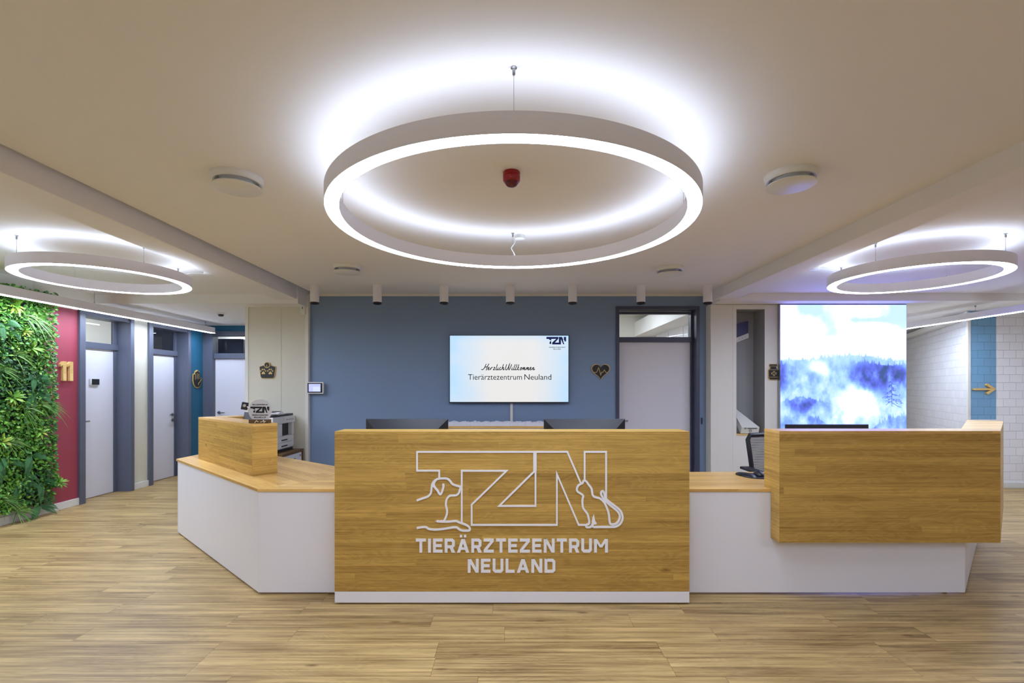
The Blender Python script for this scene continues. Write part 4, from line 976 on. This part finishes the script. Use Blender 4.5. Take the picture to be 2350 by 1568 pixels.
picture('screen', M['tvpic'], t, (sx0, YT - 0.001, sz0), (1, 0, 0), (0, 0, 1), sx1 - sx0, sz1 - sz0, img)
ZV = 7.833
def tv(x, y): p = px(1020 + x / ZV, 750 + y / ZV, YT); return (p.x, p.z)
FRT = frame((0, YT - 0.0012, 0), (1, 0, 0))
b = MB(); a = tv(425, 955); c = tv(1393, 855); text_mesh(b, FRT, 'Tierärztezentrum', a[0], c[0], a[1], c[1], 0, 0.0006); b.build('greeting_text', M['ink'], t)
b = MB(); a = tv(1437, 955); c = tv(1922, 855); text_mesh(b, FRT, 'Neuland', a[0], c[0], a[1], c[1], 0, 0.0006); b.build('greeting_text', M['ink'], t)
# handwriting, stroke by stroke
CUR = {'H': (100, [[(-62, 18), (-50, 6), (-30, 12), (-10, 40), (14, 110)], [(-10, 48), (45, 64)], [(62, 116), (38, 50), (26, -8)]]),
 'e': (36, [[(-6, 14), (14, 28), (20, 44), (10, 50), (0, 36), (2, 12), (14, 2), (36, 18)]]),
 'r': (40, [[(0, 40), (4, 2)], [(4, 14), (16, 42), (28, 50), (34, 42)]]),
 'z': (38, [[(2, 46), (28, 46), (4, 6), (16, 4), (36, 8)]]),
 'l': (26, [[(20, 104), (6, 40), (4, 8), (12, 2), (26, 14)]]),
 'i': (24, [[(6, 46), (0, 10), (8, 2), (22, 14)], [(14, 68), (16, 70)]]),
 'c': (34, [[(26, 42), (14, 48), (2, 28), (4, 6), (16, 2), (34, 16)]]),
 'h': (50, [[(20, 106), (2, 4)], [(6, 20), (22, 46), (32, 42), (28, 12), (34, 2), (50, 20)]]),
 'W': (100, [[(6, 104), (-8, 40), (0, 4), (20, 8), (40, 50), (56, 110), (48, 50), (52, 8), (68, 16), (96, 104)]]),
 'k': (42, [[(20, 104), (2, 4)], [(30, 48), (6, 28), (24, 2), (38, 8)]]),
 'o': (36, [[(18, 46), (2, 30), (4, 6), (18, 4), (26, 26), (18, 46), (36, 36)]]),
 'm': (54, [[(2, 44), (0, 2)], [(2, 22), (14, 46), (20, 38), (18, 4)], [(20, 22), (34, 46), (40, 38), (36, 8), (42, 2), (54, 16)]]),
 'n': (42, [[(2, 44), (0, 2)], [(2, 22), (18, 46), (26, 38), (22, 8), (28, 2), (46, 20)]])}
b = MB(); xc = 724
for ch in 'Herzlich Willkommen':
    if ch == ' ': xc += 14; continue
    wd, S = CUR[ch]; base = 780
    if ch == 'H': wd = 46
    kk = 1.0
    for q in S: b.stroke(FRT, [tv(xc + (x_ + y_ * 0.12) * 1.0, base - y_) for x_, y_ in smoothp(q)], 13.0 / ZV * YT / F, 0, 0.0006)
    xc += wd * 1.13 + 4 if ch not in 'W' else wd + 6
b.build('handwritten_greeting', M['ink'], t)
b = MB(); a = tv(1833, 318); c = tv(2185, 184); small_logo(b, FRT, a[0], c[0], a[1], c[1], 0.0006); b.build('screen_logo', M['blue_ink'], t)
b = MB(); a = tv(1873, 380); c = tv(2170, 361); block_text(b, FRT, 'TIERÄRZTEZENTRUM', a[0], c[0], a[1], c[1], 0, 0.0005, s=0.17); a = tv(1955, 413); c = tv(2092, 394); block_text(b, FRT, 'NEULAND', a[0], c[0], a[1], c[1], 0, 0.0005, s=0.17)
b.build('screen_lettering', M['ink'], t)
a = px(1171, 926, 6.53); c = px(1177, 969, 6.53)
tag(box(a.x, c.x, 6.522, 6.5398, 0.93, a.z + 0.02).build('cable_duct', M['wall'], None, bevel=0.002), 'narrow white cable duct running down from the television', 'cable duct')

# ------------------------------------------------------------------ backlit forest picture
YL = 6.36
t = thing('backlit_forest_picture', 'tall glowing picture of misty blue forest behind the oak box', 'light box', (4.25, YL, 0))
a = px(1790, 698, YL); c = px(2081, 983, YL); xb0, xb1, zt1 = a.x, c.x, a.z; zb1 = 0.06
box(xb0, xb1, YL + 0.004, 6.419, 0.0, zt1).build('light_box_frame', M['steel'], t, bevel=0.002)
nx, nz = 330, 420
H_ = zt1 - zb1; vis = (a.z - c.z)
X_, Z_ = np.meshgrid(np.linspace(0, 1, nx), np.linspace(0, 1, nz)); Zt = (1 - Z_) * H_ / vis          # 0 top .. 1 at the edge of the desk .. more below
n1 = fbm(nx, nz, 3, 11, 6, 1.0); n2_ = fbm(nx, nz, 14, 12, 5, 1.0); n3_ = fbm(nx, nz, 45, 13, 3, 1.0)
sky = np.clip((n1 - 0.5) * 2.6 - 0.15 + np.clip(np.abs(X_ - .5) - .38, 0, 1) * 2.4 + np.exp(-((X_ - .86) / .2) ** 2 - ((Zt - .13) / .05) ** 2) * .5 + np.exp(-((X_ - .70) / .16) ** 2 - ((Zt - .12) / .02) ** 2) * .45, 0, .32)
sky *= np.clip(1.25 - Zt * 2.0, 0, 1)
r_ = np.random.RandomState(4)
def treeline(y0, amp, spike, dens, seed):
    r = np.random.RandomState(seed); xx = np.linspace(0, 1, nx); y = y0(xx) + amp * (fbm(nx, 1, 6, seed, 4)[0] - .5)
    for _ in range(dens):
        c_ = r.rand(); w_ = 0.004 + 0.010 * r.rand(); h_ = spike * (0.15 + r.rand() ** 2); y = np.minimum(y, y0(c_) + amp * 0 + np.abs(xx - c_) / w_ * h_ - h_)
    return y[None, :]
D = sky.copy()
def layer(y, dk, fade, tex):
    global D
    dep = Zt - y; m_ = np.clip(dep / 0.012, 0, 1); body = dk * np.exp(-np.clip(dep, 0, 9) / fade) * (1 - tex + tex * 2 * n2_)
    D = D * (1 - m_) + body * m_
layer(treeline(lambda x: .24 + .9 * (x - .42) ** 2 * .35, .01, .006, 20, 1), .10, .05, .2)
layer(treeline(lambda x: .43 + .02 * np.sin(7 * x + 1) , .06, .035, 110, 2), .44, .85, .6)
m1 = np.exp(-((X_ - .84) / .24) ** 2 - ((Zt - .56) / .13) ** 2); m2 = np.exp(-((X_ - .0) / .10) ** 2 - ((Zt - .56) / .12) ** 2)
tl = treeline(lambda x: .47 + .02 * np.sin(9 * x), .05, .045, 130, 3)
D = D + np.clip((Zt - tl) / .01, 0, 1) * (m1 * .75 + m2 * .5) * (.45 + 1.1 * n2_)
m3 = np.exp(-((X_ - .16) / .15) ** 2 - ((Zt - .80) / .085) ** 2); tl2 = treeline(lambda x: .74 + .25 * np.abs(x - .17), .04, .03, 110, 6)
D = D + np.clip((Zt - tl2) / .01, 0, 1) * (m3 * .75) * (.3 + 1.4 * n2_)
layer(treeline(lambda x: .90 - .02 * np.sin(7 * x) + .2 * np.exp(-((x - .55) / .2) ** 2), .05, .045, 110, 8), .55, 1.2, .8)
for cx_m, cz_m, sx_, sz_, a_ in ((.30, .50, .06, .04, .8), (.36, .55, .04, .04, .5), (.60, .78, .12, .08, .8), (.66, .72, .06, .04, .4), (.55, .90, .04, .06, .5), (.68, .86, .07, .05, .4)):
    D = D - a_ * np.exp(-((X_ - cx_m) / sx_) ** 2 - ((Zt - cz_m) / sz_) ** 2) * (.7 + .6 * n1)
D = D + .13 * np.clip((Zt - .40) * 8, 0, 1) * np.clip(1.3 - np.exp(-((X_ - .62) / .18) ** 2 - ((Zt - .80) / .12) ** 2) * 2 - np.exp(-((X_ - .30) / .09) ** 2 - ((Zt - .50) / .06) ** 2) * 2, 0, 1)
D = D + (n3_ - .5) * .30 * np.clip((Zt - .42) * 6, 0, 1) + (n2_ - .5) * .35 * np.clip((Zt - .42) * 6, 0, 1)
# the lone bare tree
def line(x0, z0, x1, z1, w, dk):
    global D
    dx, dz = x1 - x0, z1 - z0; L2 = dx * dx + dz * dz; tt = np.clip(((X_ - x0) * dx + (Zt - z0) * dz) / L2, 0, 1)
    d_ = np.hypot(X_ - x0 - tt * dx, Zt - z0 - tt * dz); D = np.maximum(D, dk * np.clip(1.6 - d_ / w, 0, 1))
line(.885, .61, .887, .82, .0022, 1.2)
for k in range(20):
    zz_ = .618 + .009 * k; L_ = (.012 + .0042 * k) * (0.35 + .9 * r_.rand()); s_ = 1 if r_.rand() < .5 else -1
    for _ in range(5):
        bx_ = .886 + s_ * L_ * r_.rand(); bz_ = zz_ + .012 * r_.rand(); D = np.maximum(D, 1.05 * np.clip(1.5 - np.hypot((X_ - bx_) / .006, (Zt - bz_) / .004), 0, 1) * (.5 + n3_))
    q1 = r_.uniform(-.2, .5) * L_; q2 = L_ * r_.uniform(.5, 1.0); line(.886, zz_, .886 + s_ * q2, zz_ + q1, .0020, 1.15); line(.886 + s_ * q2, zz_ + q1, .886 + s_ * (q2 + .012 + .01 * r_.rand()), zz_ + q1 + .018 * r_.rand(), .0022, 1.0)
D = np.clip(D, 0, 1.4)
st = np.array([0, .09, .27, .50, .80, 1.1, 1.4]); cs = np.array([[250, 246, 242], [250, 250, 250], [212, 240, 255], [172, 214, 255], [122, 162, 250], [92, 108, 235], [56, 84, 150]]) / 255.
img = np.stack([np.interp(D, st, cs[:, k]) for k in range(3)], -1); img = lin(img)
lum = np.clip((1.0 - D), 0, 1)[..., None]
img = img * (1 + np.array([0.1, 0.25, 6.0]) * lum * SCREEN_GLOW)
picture('picture', M['boxpic'], t, (xb0 + 0.006, YL, zb1), (1, 0, 0), (0, 0, 1), xb1 - xb0 - 0.012, H_ - 0.012, img)

# ------------------------------------------------------------------ signs and small things on the walls
def circ(cx, cy, r, n=28, rx=None, a0=0.0, a1=2 * math.pi): return [(cx + (rx or r) * math.cos(a0 + (a1 - a0) * i / n), cy + r * math.sin(a0 + (a1 - a0) * i / n)) for i in range(n)]
def plaque(name, label, pts, fr, loc, gold_extra, black_extra=(), inner=0.90, th=0.014, ctr=(0, 0)):
    t = thing(name, label, 'wall sign', loc)
    b = MB(); b.plate(fr, pts, 0.0, th); b.build('gold_backing', M['cork'], t)
    b = MB(); b.plate(fr, [(ctr[0] + (x - ctr[0]) * inner, ctr[1] + (y - ctr[1]) * inner) for x, y in pts], th, th + 0.006)
    for e in black_extra: b.plate(fr, e, th, th + 0.0055)
    b.build('black_face', M['sign_black'], t)
    b = MB()
    for kind, q, w_ in gold_extra:
        if kind == 's': b.stroke(fr, q, w_, th + 0.0055, th + 0.009)
        elif kind == 'c': b.stroke(fr, q, w_, th + 0.0055, th + 0.009, True)
        else: b.plate(fr, q, th + 0.0055, th + 0.009)
    b.build('gold_inlay', M['cork'], t); return t
# heart
hp = px(1378, 853, YB); FRH = frame((hp.x, YB - 0.001, hp.z), (1, 0, 0)); s_ = 0.128
heart = []
for i in range(48):
    a = 2 * math.pi * i / 48; heart.append((s_ * math.sin(a) ** 3 * 0.98, s_ * (13 * math.cos(a) - 5 * math.cos(2 * a) - 2 * math.cos(3 * a) - math.cos(4 * a)) / 16 * 0.93 + 0.012))
plaque('heart_sign', 'black heart sign with gold heartbeat line right of the television', heart, FRH, (hp.x, YB, hp.z), [('s', [(-0.10, -0.012), (-0.055, -0.012), (-0.028, 0.052), (0.0, -0.048), (0.012, -0.008), (0.028, -0.012), (0.048, 0.022), (0.068, -0.012), (0.092, -0.012)], 0.0065)], inner=0.90)
# kitchen-scale sign with paws
hp = px(615, 853, 6.5); FRH = frame((hp.x, 6.499, hp.z), (1, 0, 0)); k_ = 6.5 / F
def Sx(x, y): return ((x - 2007) / 3.264 * k_, -(y - 1217) / 3.264 * k_)
body = [Sx(*p) for p in ((1946, 1180), (1985, 1168), (1986, 1155), (2000, 1147), (2014, 1147), (2027, 1155), (2029, 1168), (2069, 1180), (2069, 1192), (2060, 1258), (2052, 1269), (1964, 1269), (1956, 1258), (1947, 1192))]
gold = [('c', circ(*Sx(2006, 1168), 0.036, 28), 0.008), ('s', [Sx(2006, 1186), Sx(2003, 1166)], 0.006)]
for pc in (1979, 2031):
    for dx, dy, rr in ((-19, -4, 4.2), (-8, -15, 4.6), (6, -15, 4.6), (17, -4, 4.2)): gold.append(('p', circ(*Sx(pc + dx, 1217 + dy), rr / 3.264 * k_ * 1.5, 14, rx=rr / 3.264 * k_), 0))
    gold.append(('p', [Sx(pc + a_, 1228 + b_) for a_, b_ in ((0, -13), (7, -7), (13, 2), (13, 9), (6, 10), (0, 7), (-6, 10), (-13, 9), (-13, 2), (-7, -7))], 0))
plaque('weighing_scale_sign', 'black scale-shaped sign with two gold paws on the cream pier', body, FRH, (hp.x, 6.5, hp.z), gold, inner=0.93)
# medicine bottle
hp = px(1774, 854, YN); FRH = frame((hp.x, YN - 0.001, hp.z), (1, 0, 0)); k_ = YN / F
def Bx(x, y): return ((x - 2252) / 3.917 * k_, -(y - 994) / 3.917 * k_)
body = [Bx(*p) for p in ((2216, 921), (2281, 921), (2284, 940), (2276, 945), (2276, 958), (2297, 975), (2297, 1050), (2286, 1066), (2220, 1066), (2206, 1050), (2206, 975), (2222, 958), (2222, 945), (2214, 940))]
plaque('medicine_bottle_sign', 'black medicine bottle sign with gold cross left of the glowing picture', body, FRH, (hp.x, YN, hp.z),
       [('s', [Bx(2209, 974), Bx(2294, 974)], 0.004), ('s', [Bx(2209, 1040), Bx(2294, 1040)], 0.004), ('s', [Bx(2218, 942), Bx(2280, 942)], 0.004),
        ('c', [Bx(*p) for p in ((2247, 988), (2259, 988), (2259, 1001), (2273, 1001), (2273, 1013), (2259, 1013), (2259, 1027), (2247, 1027), (2247, 1013), (2231, 1013), (2231, 1001), (2247, 1001))], 0.0045)], inner=0.93)
# hand sign on the teal wall (faces +X)
Yh = 8.20; hz = CH + 18.5 * Yh / F; FRL = frame((XL + 0.001, Yh, hz), (0, 1, 0))
hand = [(-0.13, -0.02), (-0.125, 0.02), (-0.122, 0.105), (-0.09, 0.112), (-0.075, 0.10), (-0.065, 0.16), (-0.03, 0.165), (-0.02, 0.185), (0.018, 0.185), (0.028, 0.165), (0.062, 0.16), (0.07, 0.09), (0.072, 0.01), (0.09, 0.03), (0.13, 0.035), (0.125, -0.03), (0.10, -0.10), (0.06, -0.15), (0.0, -0.165), (-0.06, -0.15), (-0.105, -0.10)]
hand = [(x * 0.92, y * 0.88) for x, y in hand]
plaque('hand_sign', 'black and gold open hand sign on the teal wall strip', hand, FRL, (XL, Yh, hz), [('s', [(-0.062, 0.0), (-0.062, 0.09)], 0.008), ('s', [(-0.018, 0.01), (-0.018, 0.11)], 0.008), ('s', [(0.026, 0.01), (0.026, 0.10)], 0.008), ('s', [(0.09, 0.01), (0.05, -0.04), (0.02, -0.06), (0.015, -0.09)], 0.008)], inner=0.88)
# wooden numerals 11 on the red wall
z_hi = CH + 60 * 5.78 / F; z_lo = CH + 15.5 * 5.78 / F
for (ya, yb, lab) in ((5.700, 5.774, 'pale wooden numeral one nearest the plants on the red wall'), (5.788, 5.862, 'pale wooden numeral one nearest the first door on the red wall')):
    hgt = z_hi - z_lo; ww = yb - ya; FR1 = frame((XL + 0.001, ya, z_lo), (0, 1, 0))
    b = MB(); b.plate(FR1, [(ww * 0.42, 0), (ww, 0), (ww, hgt), (ww * 0.50, hgt), (0, hgt * 0.86), (0, hgt * 0.72), (ww * 0.42, hgt * 0.82)], 0, 0.030)
    tag(b.build('wall_numeral', M['oak_light'], None, bevel=0.001), lab, 'wall numeral', 'wooden numerals on the red wall')
# arrow on the blue brick band
ap = px(2256, 893, 6.96); FRA = frame((ap.x, 6.96, ap.z), (1, 0, 0)); k_ = 6.96 / F
def Ax(x, y): return ((x - 1975) / 3.98 * k_, -(y - 1007) / 3.98 * k_)
b = MB(); b.plate(FRA, [Ax(*p) for p in ((1875, 1000), (2030, 1000), (1985, 972), (2001, 958), (2080, 1007), (2003, 1058), (1988, 1044), (2030, 1018), (1875, 1018))], 0.001, 0.03)
tag(b.build('arrow_sign', M['oak_light'], None, bevel=0.001), 'pale wooden arrow pointing right on the blue brick band', 'wall sign')
# door plate on the first door
p_ = -5.46; b0_ = (p_ , 6.35, CH + 12.5 * 6.35 / F)
t = thing('door_sign_display', 'small dark display plate on the grey door beside the red wall', 'display', (p_, b0_[1], b0_[2] - 0.04))
box(p_ + 0.0005, p_ + 0.02, 6.30, 6.43, b0_[2] - 0.04, b0_[2] + 0.045).build('housing', M['plastic_white'], t, bevel=0.002)
box(p_ + 0.02, p_ + 0.023, 6.318, 6.432, b0_[2] - 0.032, b0_[2] + 0.042).build('display_face', M['ink'], t)
# touch panel at the left edge of the blue wall
a = px(703.5, 904, 6.47); c = px(742, 877, 6.47)
t = thing('touch_panel', 'white framed touch panel with a violet screen at the blue wall edge', 'touch panel', ((a.x + c.x) / 2, 6.47, a.z))
box(a.x, c.x, 6.470, 6.4795, a.z, c.z).build('panel_frame', M['plastic_white'], t, bevel=0.003)
box(a.x + 0.015, c.x - 0.015, 6.4795, YB - 0.001, a.z + 0.015, c.z - 0.015).build('wall_box', M['plastic_white'], t)
box(a.x + 0.014, c.x - 0.014, 6.467, 6.470, a.z + 0.014, c.z - 0.014).build('bezel', M['ink'], t)
s1 = box(a.x + 0.030, c.x - 0.036, 6.4655, 6.467, a.z + 0.028, c.z - 0.026).build('touch_screen', M['tablet'], t)
b = MB(); x0_, x1_ = a.x + 0.088, c.x - 0.042; z0_, z1_ = a.z + 0.034, c.z - 0.062
for i in range(4):
    for j in range(3): b.box(x0_ + (x1_ - x0_) * i / 4 + .001, x0_ + (x1_ - x0_) * (i + 1) / 4 - .001, 6.465, 6.4655, z0_ + (z1_ - z0_) * j / 3 + .001, z0_ + (z1_ - z0_) * (j + 1) / 3 - .001)
b.build('screen_keys', M['tablet2'], s1)
# motion sensor and its bracket on the pier
p_ = px(694, 709, 6.46)
t = thing('motion_sensor', 'small white motion sensor at the top of the cream pier', 'sensor', p_)
box(p_.x - 0.032, p_.x + 0.036, 6.462, 6.499, p_.z - 0.075, p_.z + 0.075).build('sensor_body', M['plastic_white'], t, bevel=0.010)
box(p_.x - 0.004, p_.x + 0.004, 6.459, 6.4625, p_.z + 0.0, p_.z + 0.03).build('sensor_window', M['ink'], t)
b = MB(); b.tube([(-2.745, 6.46, 2.655), (-2.755, 6.45, 2.63), (-2.755, 6.45, 2.56), (-2.79, 6.46, 2.535), (-2.83, 6.47, 2.53)], 0.006, 8)
tag(b.build('cable', M['dark'], None, smooth=True), 'short dark cable in the corner beside the motion sensor', 'cable')
# light switch seen edge-on
a = px(1610.5, 974, 6.535)
t = thing('light_switch', 'slim dark switch on the blue wall right of the wall door', 'switch', (a.x, 6.53, a.z))
box(a.x - 0.008, a.x + 0.008, 6.53, 6.5395, a.z, a.z + 0.09).build('switch_plate', M['frame_dark'], t, bevel=0.001)
box(a.x - 0.004, a.x + 0.004, 6.526, 6.53, a.z + 0.01, a.z + 0.08).build('rocker', M['black'], t)

# ------------------------------------------------------------------ contents of the niche
tag(box(NX[0] + 0.001, NX[1] - 0.001, YN - 0.005, YN + 0.299, NZ[0], NZ[0] + 0.022).build('niche_shelf', M['oak_light'], None, bevel=0.001), 'pale wooden shelf board at the bottom of the wall niche', 'shelf')
zs_ = NZ[0] + 0.023
t = thing('cardboard_box', 'long white carton leaning diagonally in the wall niche', 'box', (3.15, YN + 0.1, zs_))
A_ = px(1698.5, 993, 6.45); B_ = px(1740, 991, 6.45); Hc = 0.074
fa = [Vector((A_.x, 6.44, zs_ + 0.004)), Vector((B_.x, 6.44, zs_ + 0.003)), Vector((B_.x + 0.004, 6.425, zs_ + Hc + 0.012)), Vector((A_.x + 0.012, 6.425, zs_ + Hc + 0.008))]
sh_ = Vector((-0.31, 0.20, 0.30))
q_ = [p + sh_ for p in fa]
sc2 = 0.93
b = MB(); cut = [Vector((max(p.x, NX[0] + 0.003), min(p.y, YN + 0.297), p.z)) for p in q_]
b.faces(fa + cut, [(0, 1, 2, 3), (1, 5, 6, 2), (2, 6, 7, 3), (3, 7, 4, 0), (0, 4, 5, 1), (5, 4, 7, 6)]); b.build('carton', M['card'], t)
FC = (Vector((A_.x, 6.4365, zs_ + 0.004)), Vector((1, 0, 0)), (fa[3] - fa[0] - Vector((0.012, 0, 0))).normalized(), Vector((0, -1, -0.18)).normalized())
b = MB(); wC = B_.x - A_.x; b.stroke(FC, circ(wC * 0.53, 0.034, 0.017, 24), 0.003, 0, 0.002, True); b.stroke(FC, [(wC * 0.53, 0.026), (wC * 0.53, 0.042)], 0.003, 0, 0.002)
b.stroke(FC, [(wC * .24, .076), (wC * .20, .076), (wC * .20, .060), (wC * .29, .060), (wC * .29, .066)], 0.003, 0, 0.002); b.stroke(FC, [(wC * .25, .070), (wC * .30, .078)], 0.003, 0, 0.002)
for k in range(9): b.plate(FC, [(wC * (.36 + .06 * k), .062), (wC * (.40 + .06 * k), .062), (wC * (.40 + .06 * k), .073), (wC * (.36 + .06 * k), .073)], 0, 0.0015)
b.build('carton_print', M['sign_black'], t)
a = px(1690, 737, YN + 0.28); c = px(1716, 777, YN + 0.25)
t = thing('wall_device', 'dark blue device with a white perforated rail high in the wall niche', 'device', (3.05, YN + 0.28, 2.1))
k_ = (YN + 0.27) / F
def Nx(x, y): return ((x - 1690) * k_, (890 - y) * k_)
FRN = frame(((1690 - CX) * k_, YN + 0.299, CH), (1, 0, 0))
MB().plate(FRN, [Nx(1688, 744), Nx(1716, 737), Nx(1716, 765), Nx(1688, 776)], 0, 0.04).build('device_body', plain('violet_blue_enamel', rgb(56, 54, 104), 0.35), t)
b = MB(); b.plate(FRN, [Nx(1688, 776), Nx(1716, 765), Nx(1716, 776), Nx(1688, 787)], 0, 0.055); rl = b.build('perforated_rail', M['plastic_white'], t)
b = MB()
for k in range(3): cxn, cyn = Nx(1695 + 6.5 * k, 779 - 2.6 * k); b.plate(FRN, circ(cxn, cyn, 0.004, 10), 0.055, 0.056)
b.build('rail_holes', M['ink'], rl)

# ------------------------------------------------------------------ green plant wall
def leaf(b, base, dirv, up, L, Wd, col, fold=0.25, bend=0.2, nseg=3, shape=None):
    """a pointed leaf folded along its midrib"""
    d = dirv.normalized(); s = d.cross(up)
    if s.length < 1e-3: s = d.cross(Vector((0, 1, 0.1)))
    s.normalize(); n = s.cross(d).normalized()
    pts = []; shape = shape or [0.0, 0.8, 1.0, 0.0]
    k = len(shape)
    for i in range(k):
        t_ = i / (k - 1); c = base + d * (L * t_) - n * (bend * L * t_ * t_)
        w_ = Wd / 2 * shape[i]
        pts.append((c, c + s * w_ + n * fold * w_, c - s * w_ + n * fold * w_))
    for i in range(k - 1):
        a, b2 = pts[i], pts[i + 1]
        for q in (1, 2):
            if shape[i] == 0: f = [a[0], b2[q], b2[0]]
            elif shape[i + 1] == 0: f = [a[0], a[q], b2[0]]
            else: f = [a[0], a[q], b2[q], b2[0]]
            if q == 2: f = f[::-1]
            b.face(f, col)
def gcol(r, base, jit=0.25):
    k = 1 + (r.random() - 0.5) * 2 * jit; return (base[0] * k * (1 + (r.random() - .5) * .2), base[1] * k, base[2] * k, 1)
r = random.Random(21)
G_Y0, G_Y1, G_Z0, G_Z1 = 3.9, 5.52, 0.13, 2.50
t = thing('green_plant_wall', 'tall panel of artificial ivy, ferns and grasses on the left wall', 'plant wall', (XL, (G_Y0 + G_Y1) / 2, G_Z0))
box(XL + 0.001, XL + 0.03, G_Y0, G_Y1 - 0.02, G_Z0, G_Z1).build('backing_panel', M['black'], t)
b = MB(); IV = [(0.022, 0.10, 0.018), (0.07, 0.24, 0.02), (0.14, 0.36, 0.03), (0.025, 0.085, 0.035), (0.19, 0.40, 0.05), (0.035, 0.16, 0.02)]
n_leaf = 21000
for i in range(n_leaf):
    y = G_Y0 + (G_Y1 - G_Y0) * r.random(); z = G_Z0 + (G_Z1 - G_Z0) * r.random()
    patch = math.sin(y * 5.1 + 1.7 * math.sin(z * 3.3)) + math.sin(z * 4.3 + y * 2.0)
    ci = r.choice((0, 3, 5, 0)) if patch < -0.35 and r.random() < .7 else r.choice((1, 2, 4, 5, 1))
    dp = 0.02 + 0.10 * r.random()
    if z > 2.40: dp *= 0.8
    d = Vector((0.25 + 0.5 * r.random(), r.uniform(-1, 1), r.uniform(-1.1, 0.7)))
    L = r.uniform(0.022, 0.042); wd = L * r.uniform(0.5, 0.8)
    leaf(b, Vector((XL + dp, y, z)), d, Vector((1, r.uniform(-.6, .6), r.uniform(-.4, .8))), L, wd, gcol(r, IV[ci]), fold=r.uniform(0.1, 0.5), bend=r.uniform(0, 0.4), shape=[0.25, 1.0, 0.75, 0.0])
# edge fringe towards the red wall
for i in range(700):
    z = G_Z0 + (G_Z1 - G_Z0) * r.random(); dp = 0.02 + 0.13 * r.random()
    leaf(b, Vector((XL + dp, G_Y1 - 0.03 * r.random(), z)), Vector((0.2 * r.random(), 0.6 + .6 * r.random(), r.uniform(-.7, .5))), Vector((1, 0, .3)), r.uniform(0.03, 0.06), 0.026, gcol(r, IV[r.choice((0, 1, 2, 5))]), shape=[0.25, 1.0, 0.7, 0.0])
fo = b.build('ivy_foliage', M['foliage'], t); fo['kind'] = 'stuff'
def lily(y, z, R=0.11, n=20, col=(0.20, 0.42, 0.05)):
    b = MB(); c = Vector((XL + 0.10, y, z))
    for i in range(n):
        a = r.uniform(0, 2 * math.pi); el = r.uniform(0.15, 1.1)
        d = Vector((math.sin(el), math.cos(a) * math.cos(el), math.sin(a) * math.cos(el)))
        k = gcol(r, col, .25); k = (k[0] * (1.6 if r.random() < .4 else 1), k[1], k[2], 1)
        leaf(b, c, d, Vector((1, 0, 0.6)), R * r.uniform(.7, 1.1), R * 0.26, k, fold=.35, bend=r.uniform(0.05, .45), shape=[0.3, .85, 1, .8, 0])
    b.build('broad_leaf_plant', M['foliage'], t)
def grass(y, z, R=0.21, n=40, col=(0.08, 0.22, 0.03), ydir=0.0):
    b = MB(); c = Vector((XL + 0.09, y, z))
    for i in range(n):
        a = r.gauss(0.35 if ydir >= 0 else 2.7, 0.9); el = r.uniform(0.1, .9)
        d = Vector((math.sin(el) * .8, math.cos(a) * math.cos(el), math.sin(a) * math.cos(el) + .15)).normalized()
        L = R * r.uniform(.6, 1.15); pts = []; s = d.cross(Vector((1, 0, .3))).normalized() * 0.0042
        for k in range(6): tt = k / 5; pts.append(c + d * L * tt - Vector((0, 0, 1)) * L * .75 * tt ** 2.2)
        col_ = gcol(r, col if r.random() > .35 else (0.26, 0.42, 0.12), .25)
        for k in range(5):
            w0 = s * (1 - (k / 5) ** 2); w1 = s * (1 - ((k + 1) / 5) ** 2); b.face([pts[k] - w0, pts[k + 1] - w1, pts[k + 1] + w1, pts[k] + w0], col_)
    b.build('grass_tuft', M['foliage'], t)
def fern(y, z, n=5, R=0.19, col=(0.05, 0.17, 0.06)):
    b = MB(); c = Vector((XL + 0.09, y, z))
    for i in range(n):
        a = r.uniform(-0.3, 1.0) * (1 if r.random() < .7 else -1) + (0 if r.random() < .6 else math.pi); el = r.uniform(.2, .7)
        d = Vector((math.sin(el), math.cos(a) * math.cos(el), math.sin(a) * math.cos(el))).normalized(); L = R * r.uniform(.8, 1.1)
        k0 = gcol(r, col, .2); prev = None
        for k in range(24):
            tt = k / 23; p = c + d * L * tt - Vector((0, 0, 1)) * L * .8 * tt ** 2
            if prev is not None:
                ax = (p - prev).normalized(); sd = ax.cross(Vector((1, 0, .2))).normalized(); w_ = 0.055 * math.sin(math.pi * min(1, (tt + .12))) * R / .26 + .004
                for sg in (-1, 1): leaf(b, p, sd * sg + ax * .35, Vector((1, 0, .2)), w_, 0.0105, k0, fold=.1, bend=.2, shape=[.6, 1, 0])
            prev = p
    b.build('fern', M['foliage'], t)
def at(x, y):   # plant position from its place on the wall, seen from the camera
    X_ = XL + 0.12; Y_ = -X_ * F / (CX - x); return Y_, CH + (HY - y) * Y_ / F
for (x, y, R) in ((38, 702, .15), (76, 800, .15), (30, 912, .15), (95, 992, .13), (136, 1108, .13), (6, 1015, .14), (60, 760, .10)): a, z = at(x, y); lily(a, z, R * .72)
for (x, y) in ((60, 725), (85, 735), (38, 815), (95, 930), (60, 938), (25, 1018), (10, 1150), (45, 1175), (5, 850), (118, 935)): a, z = at(x, y); grass(a, z)
for (x, y) in ((90, 870), (80, 1050), (60, 1105), (105, 1110), (20, 1060), (100, 1165), (88, 905), (15, 745)): a, z = at(x, y); fern(a, z)
for (y, z) in ((4.2, 2.0), (4.4, 1.2), (4.0, 0.7)): lily(y, z); grass(y + .15, z + .25); fern(y - .1, z - .3)
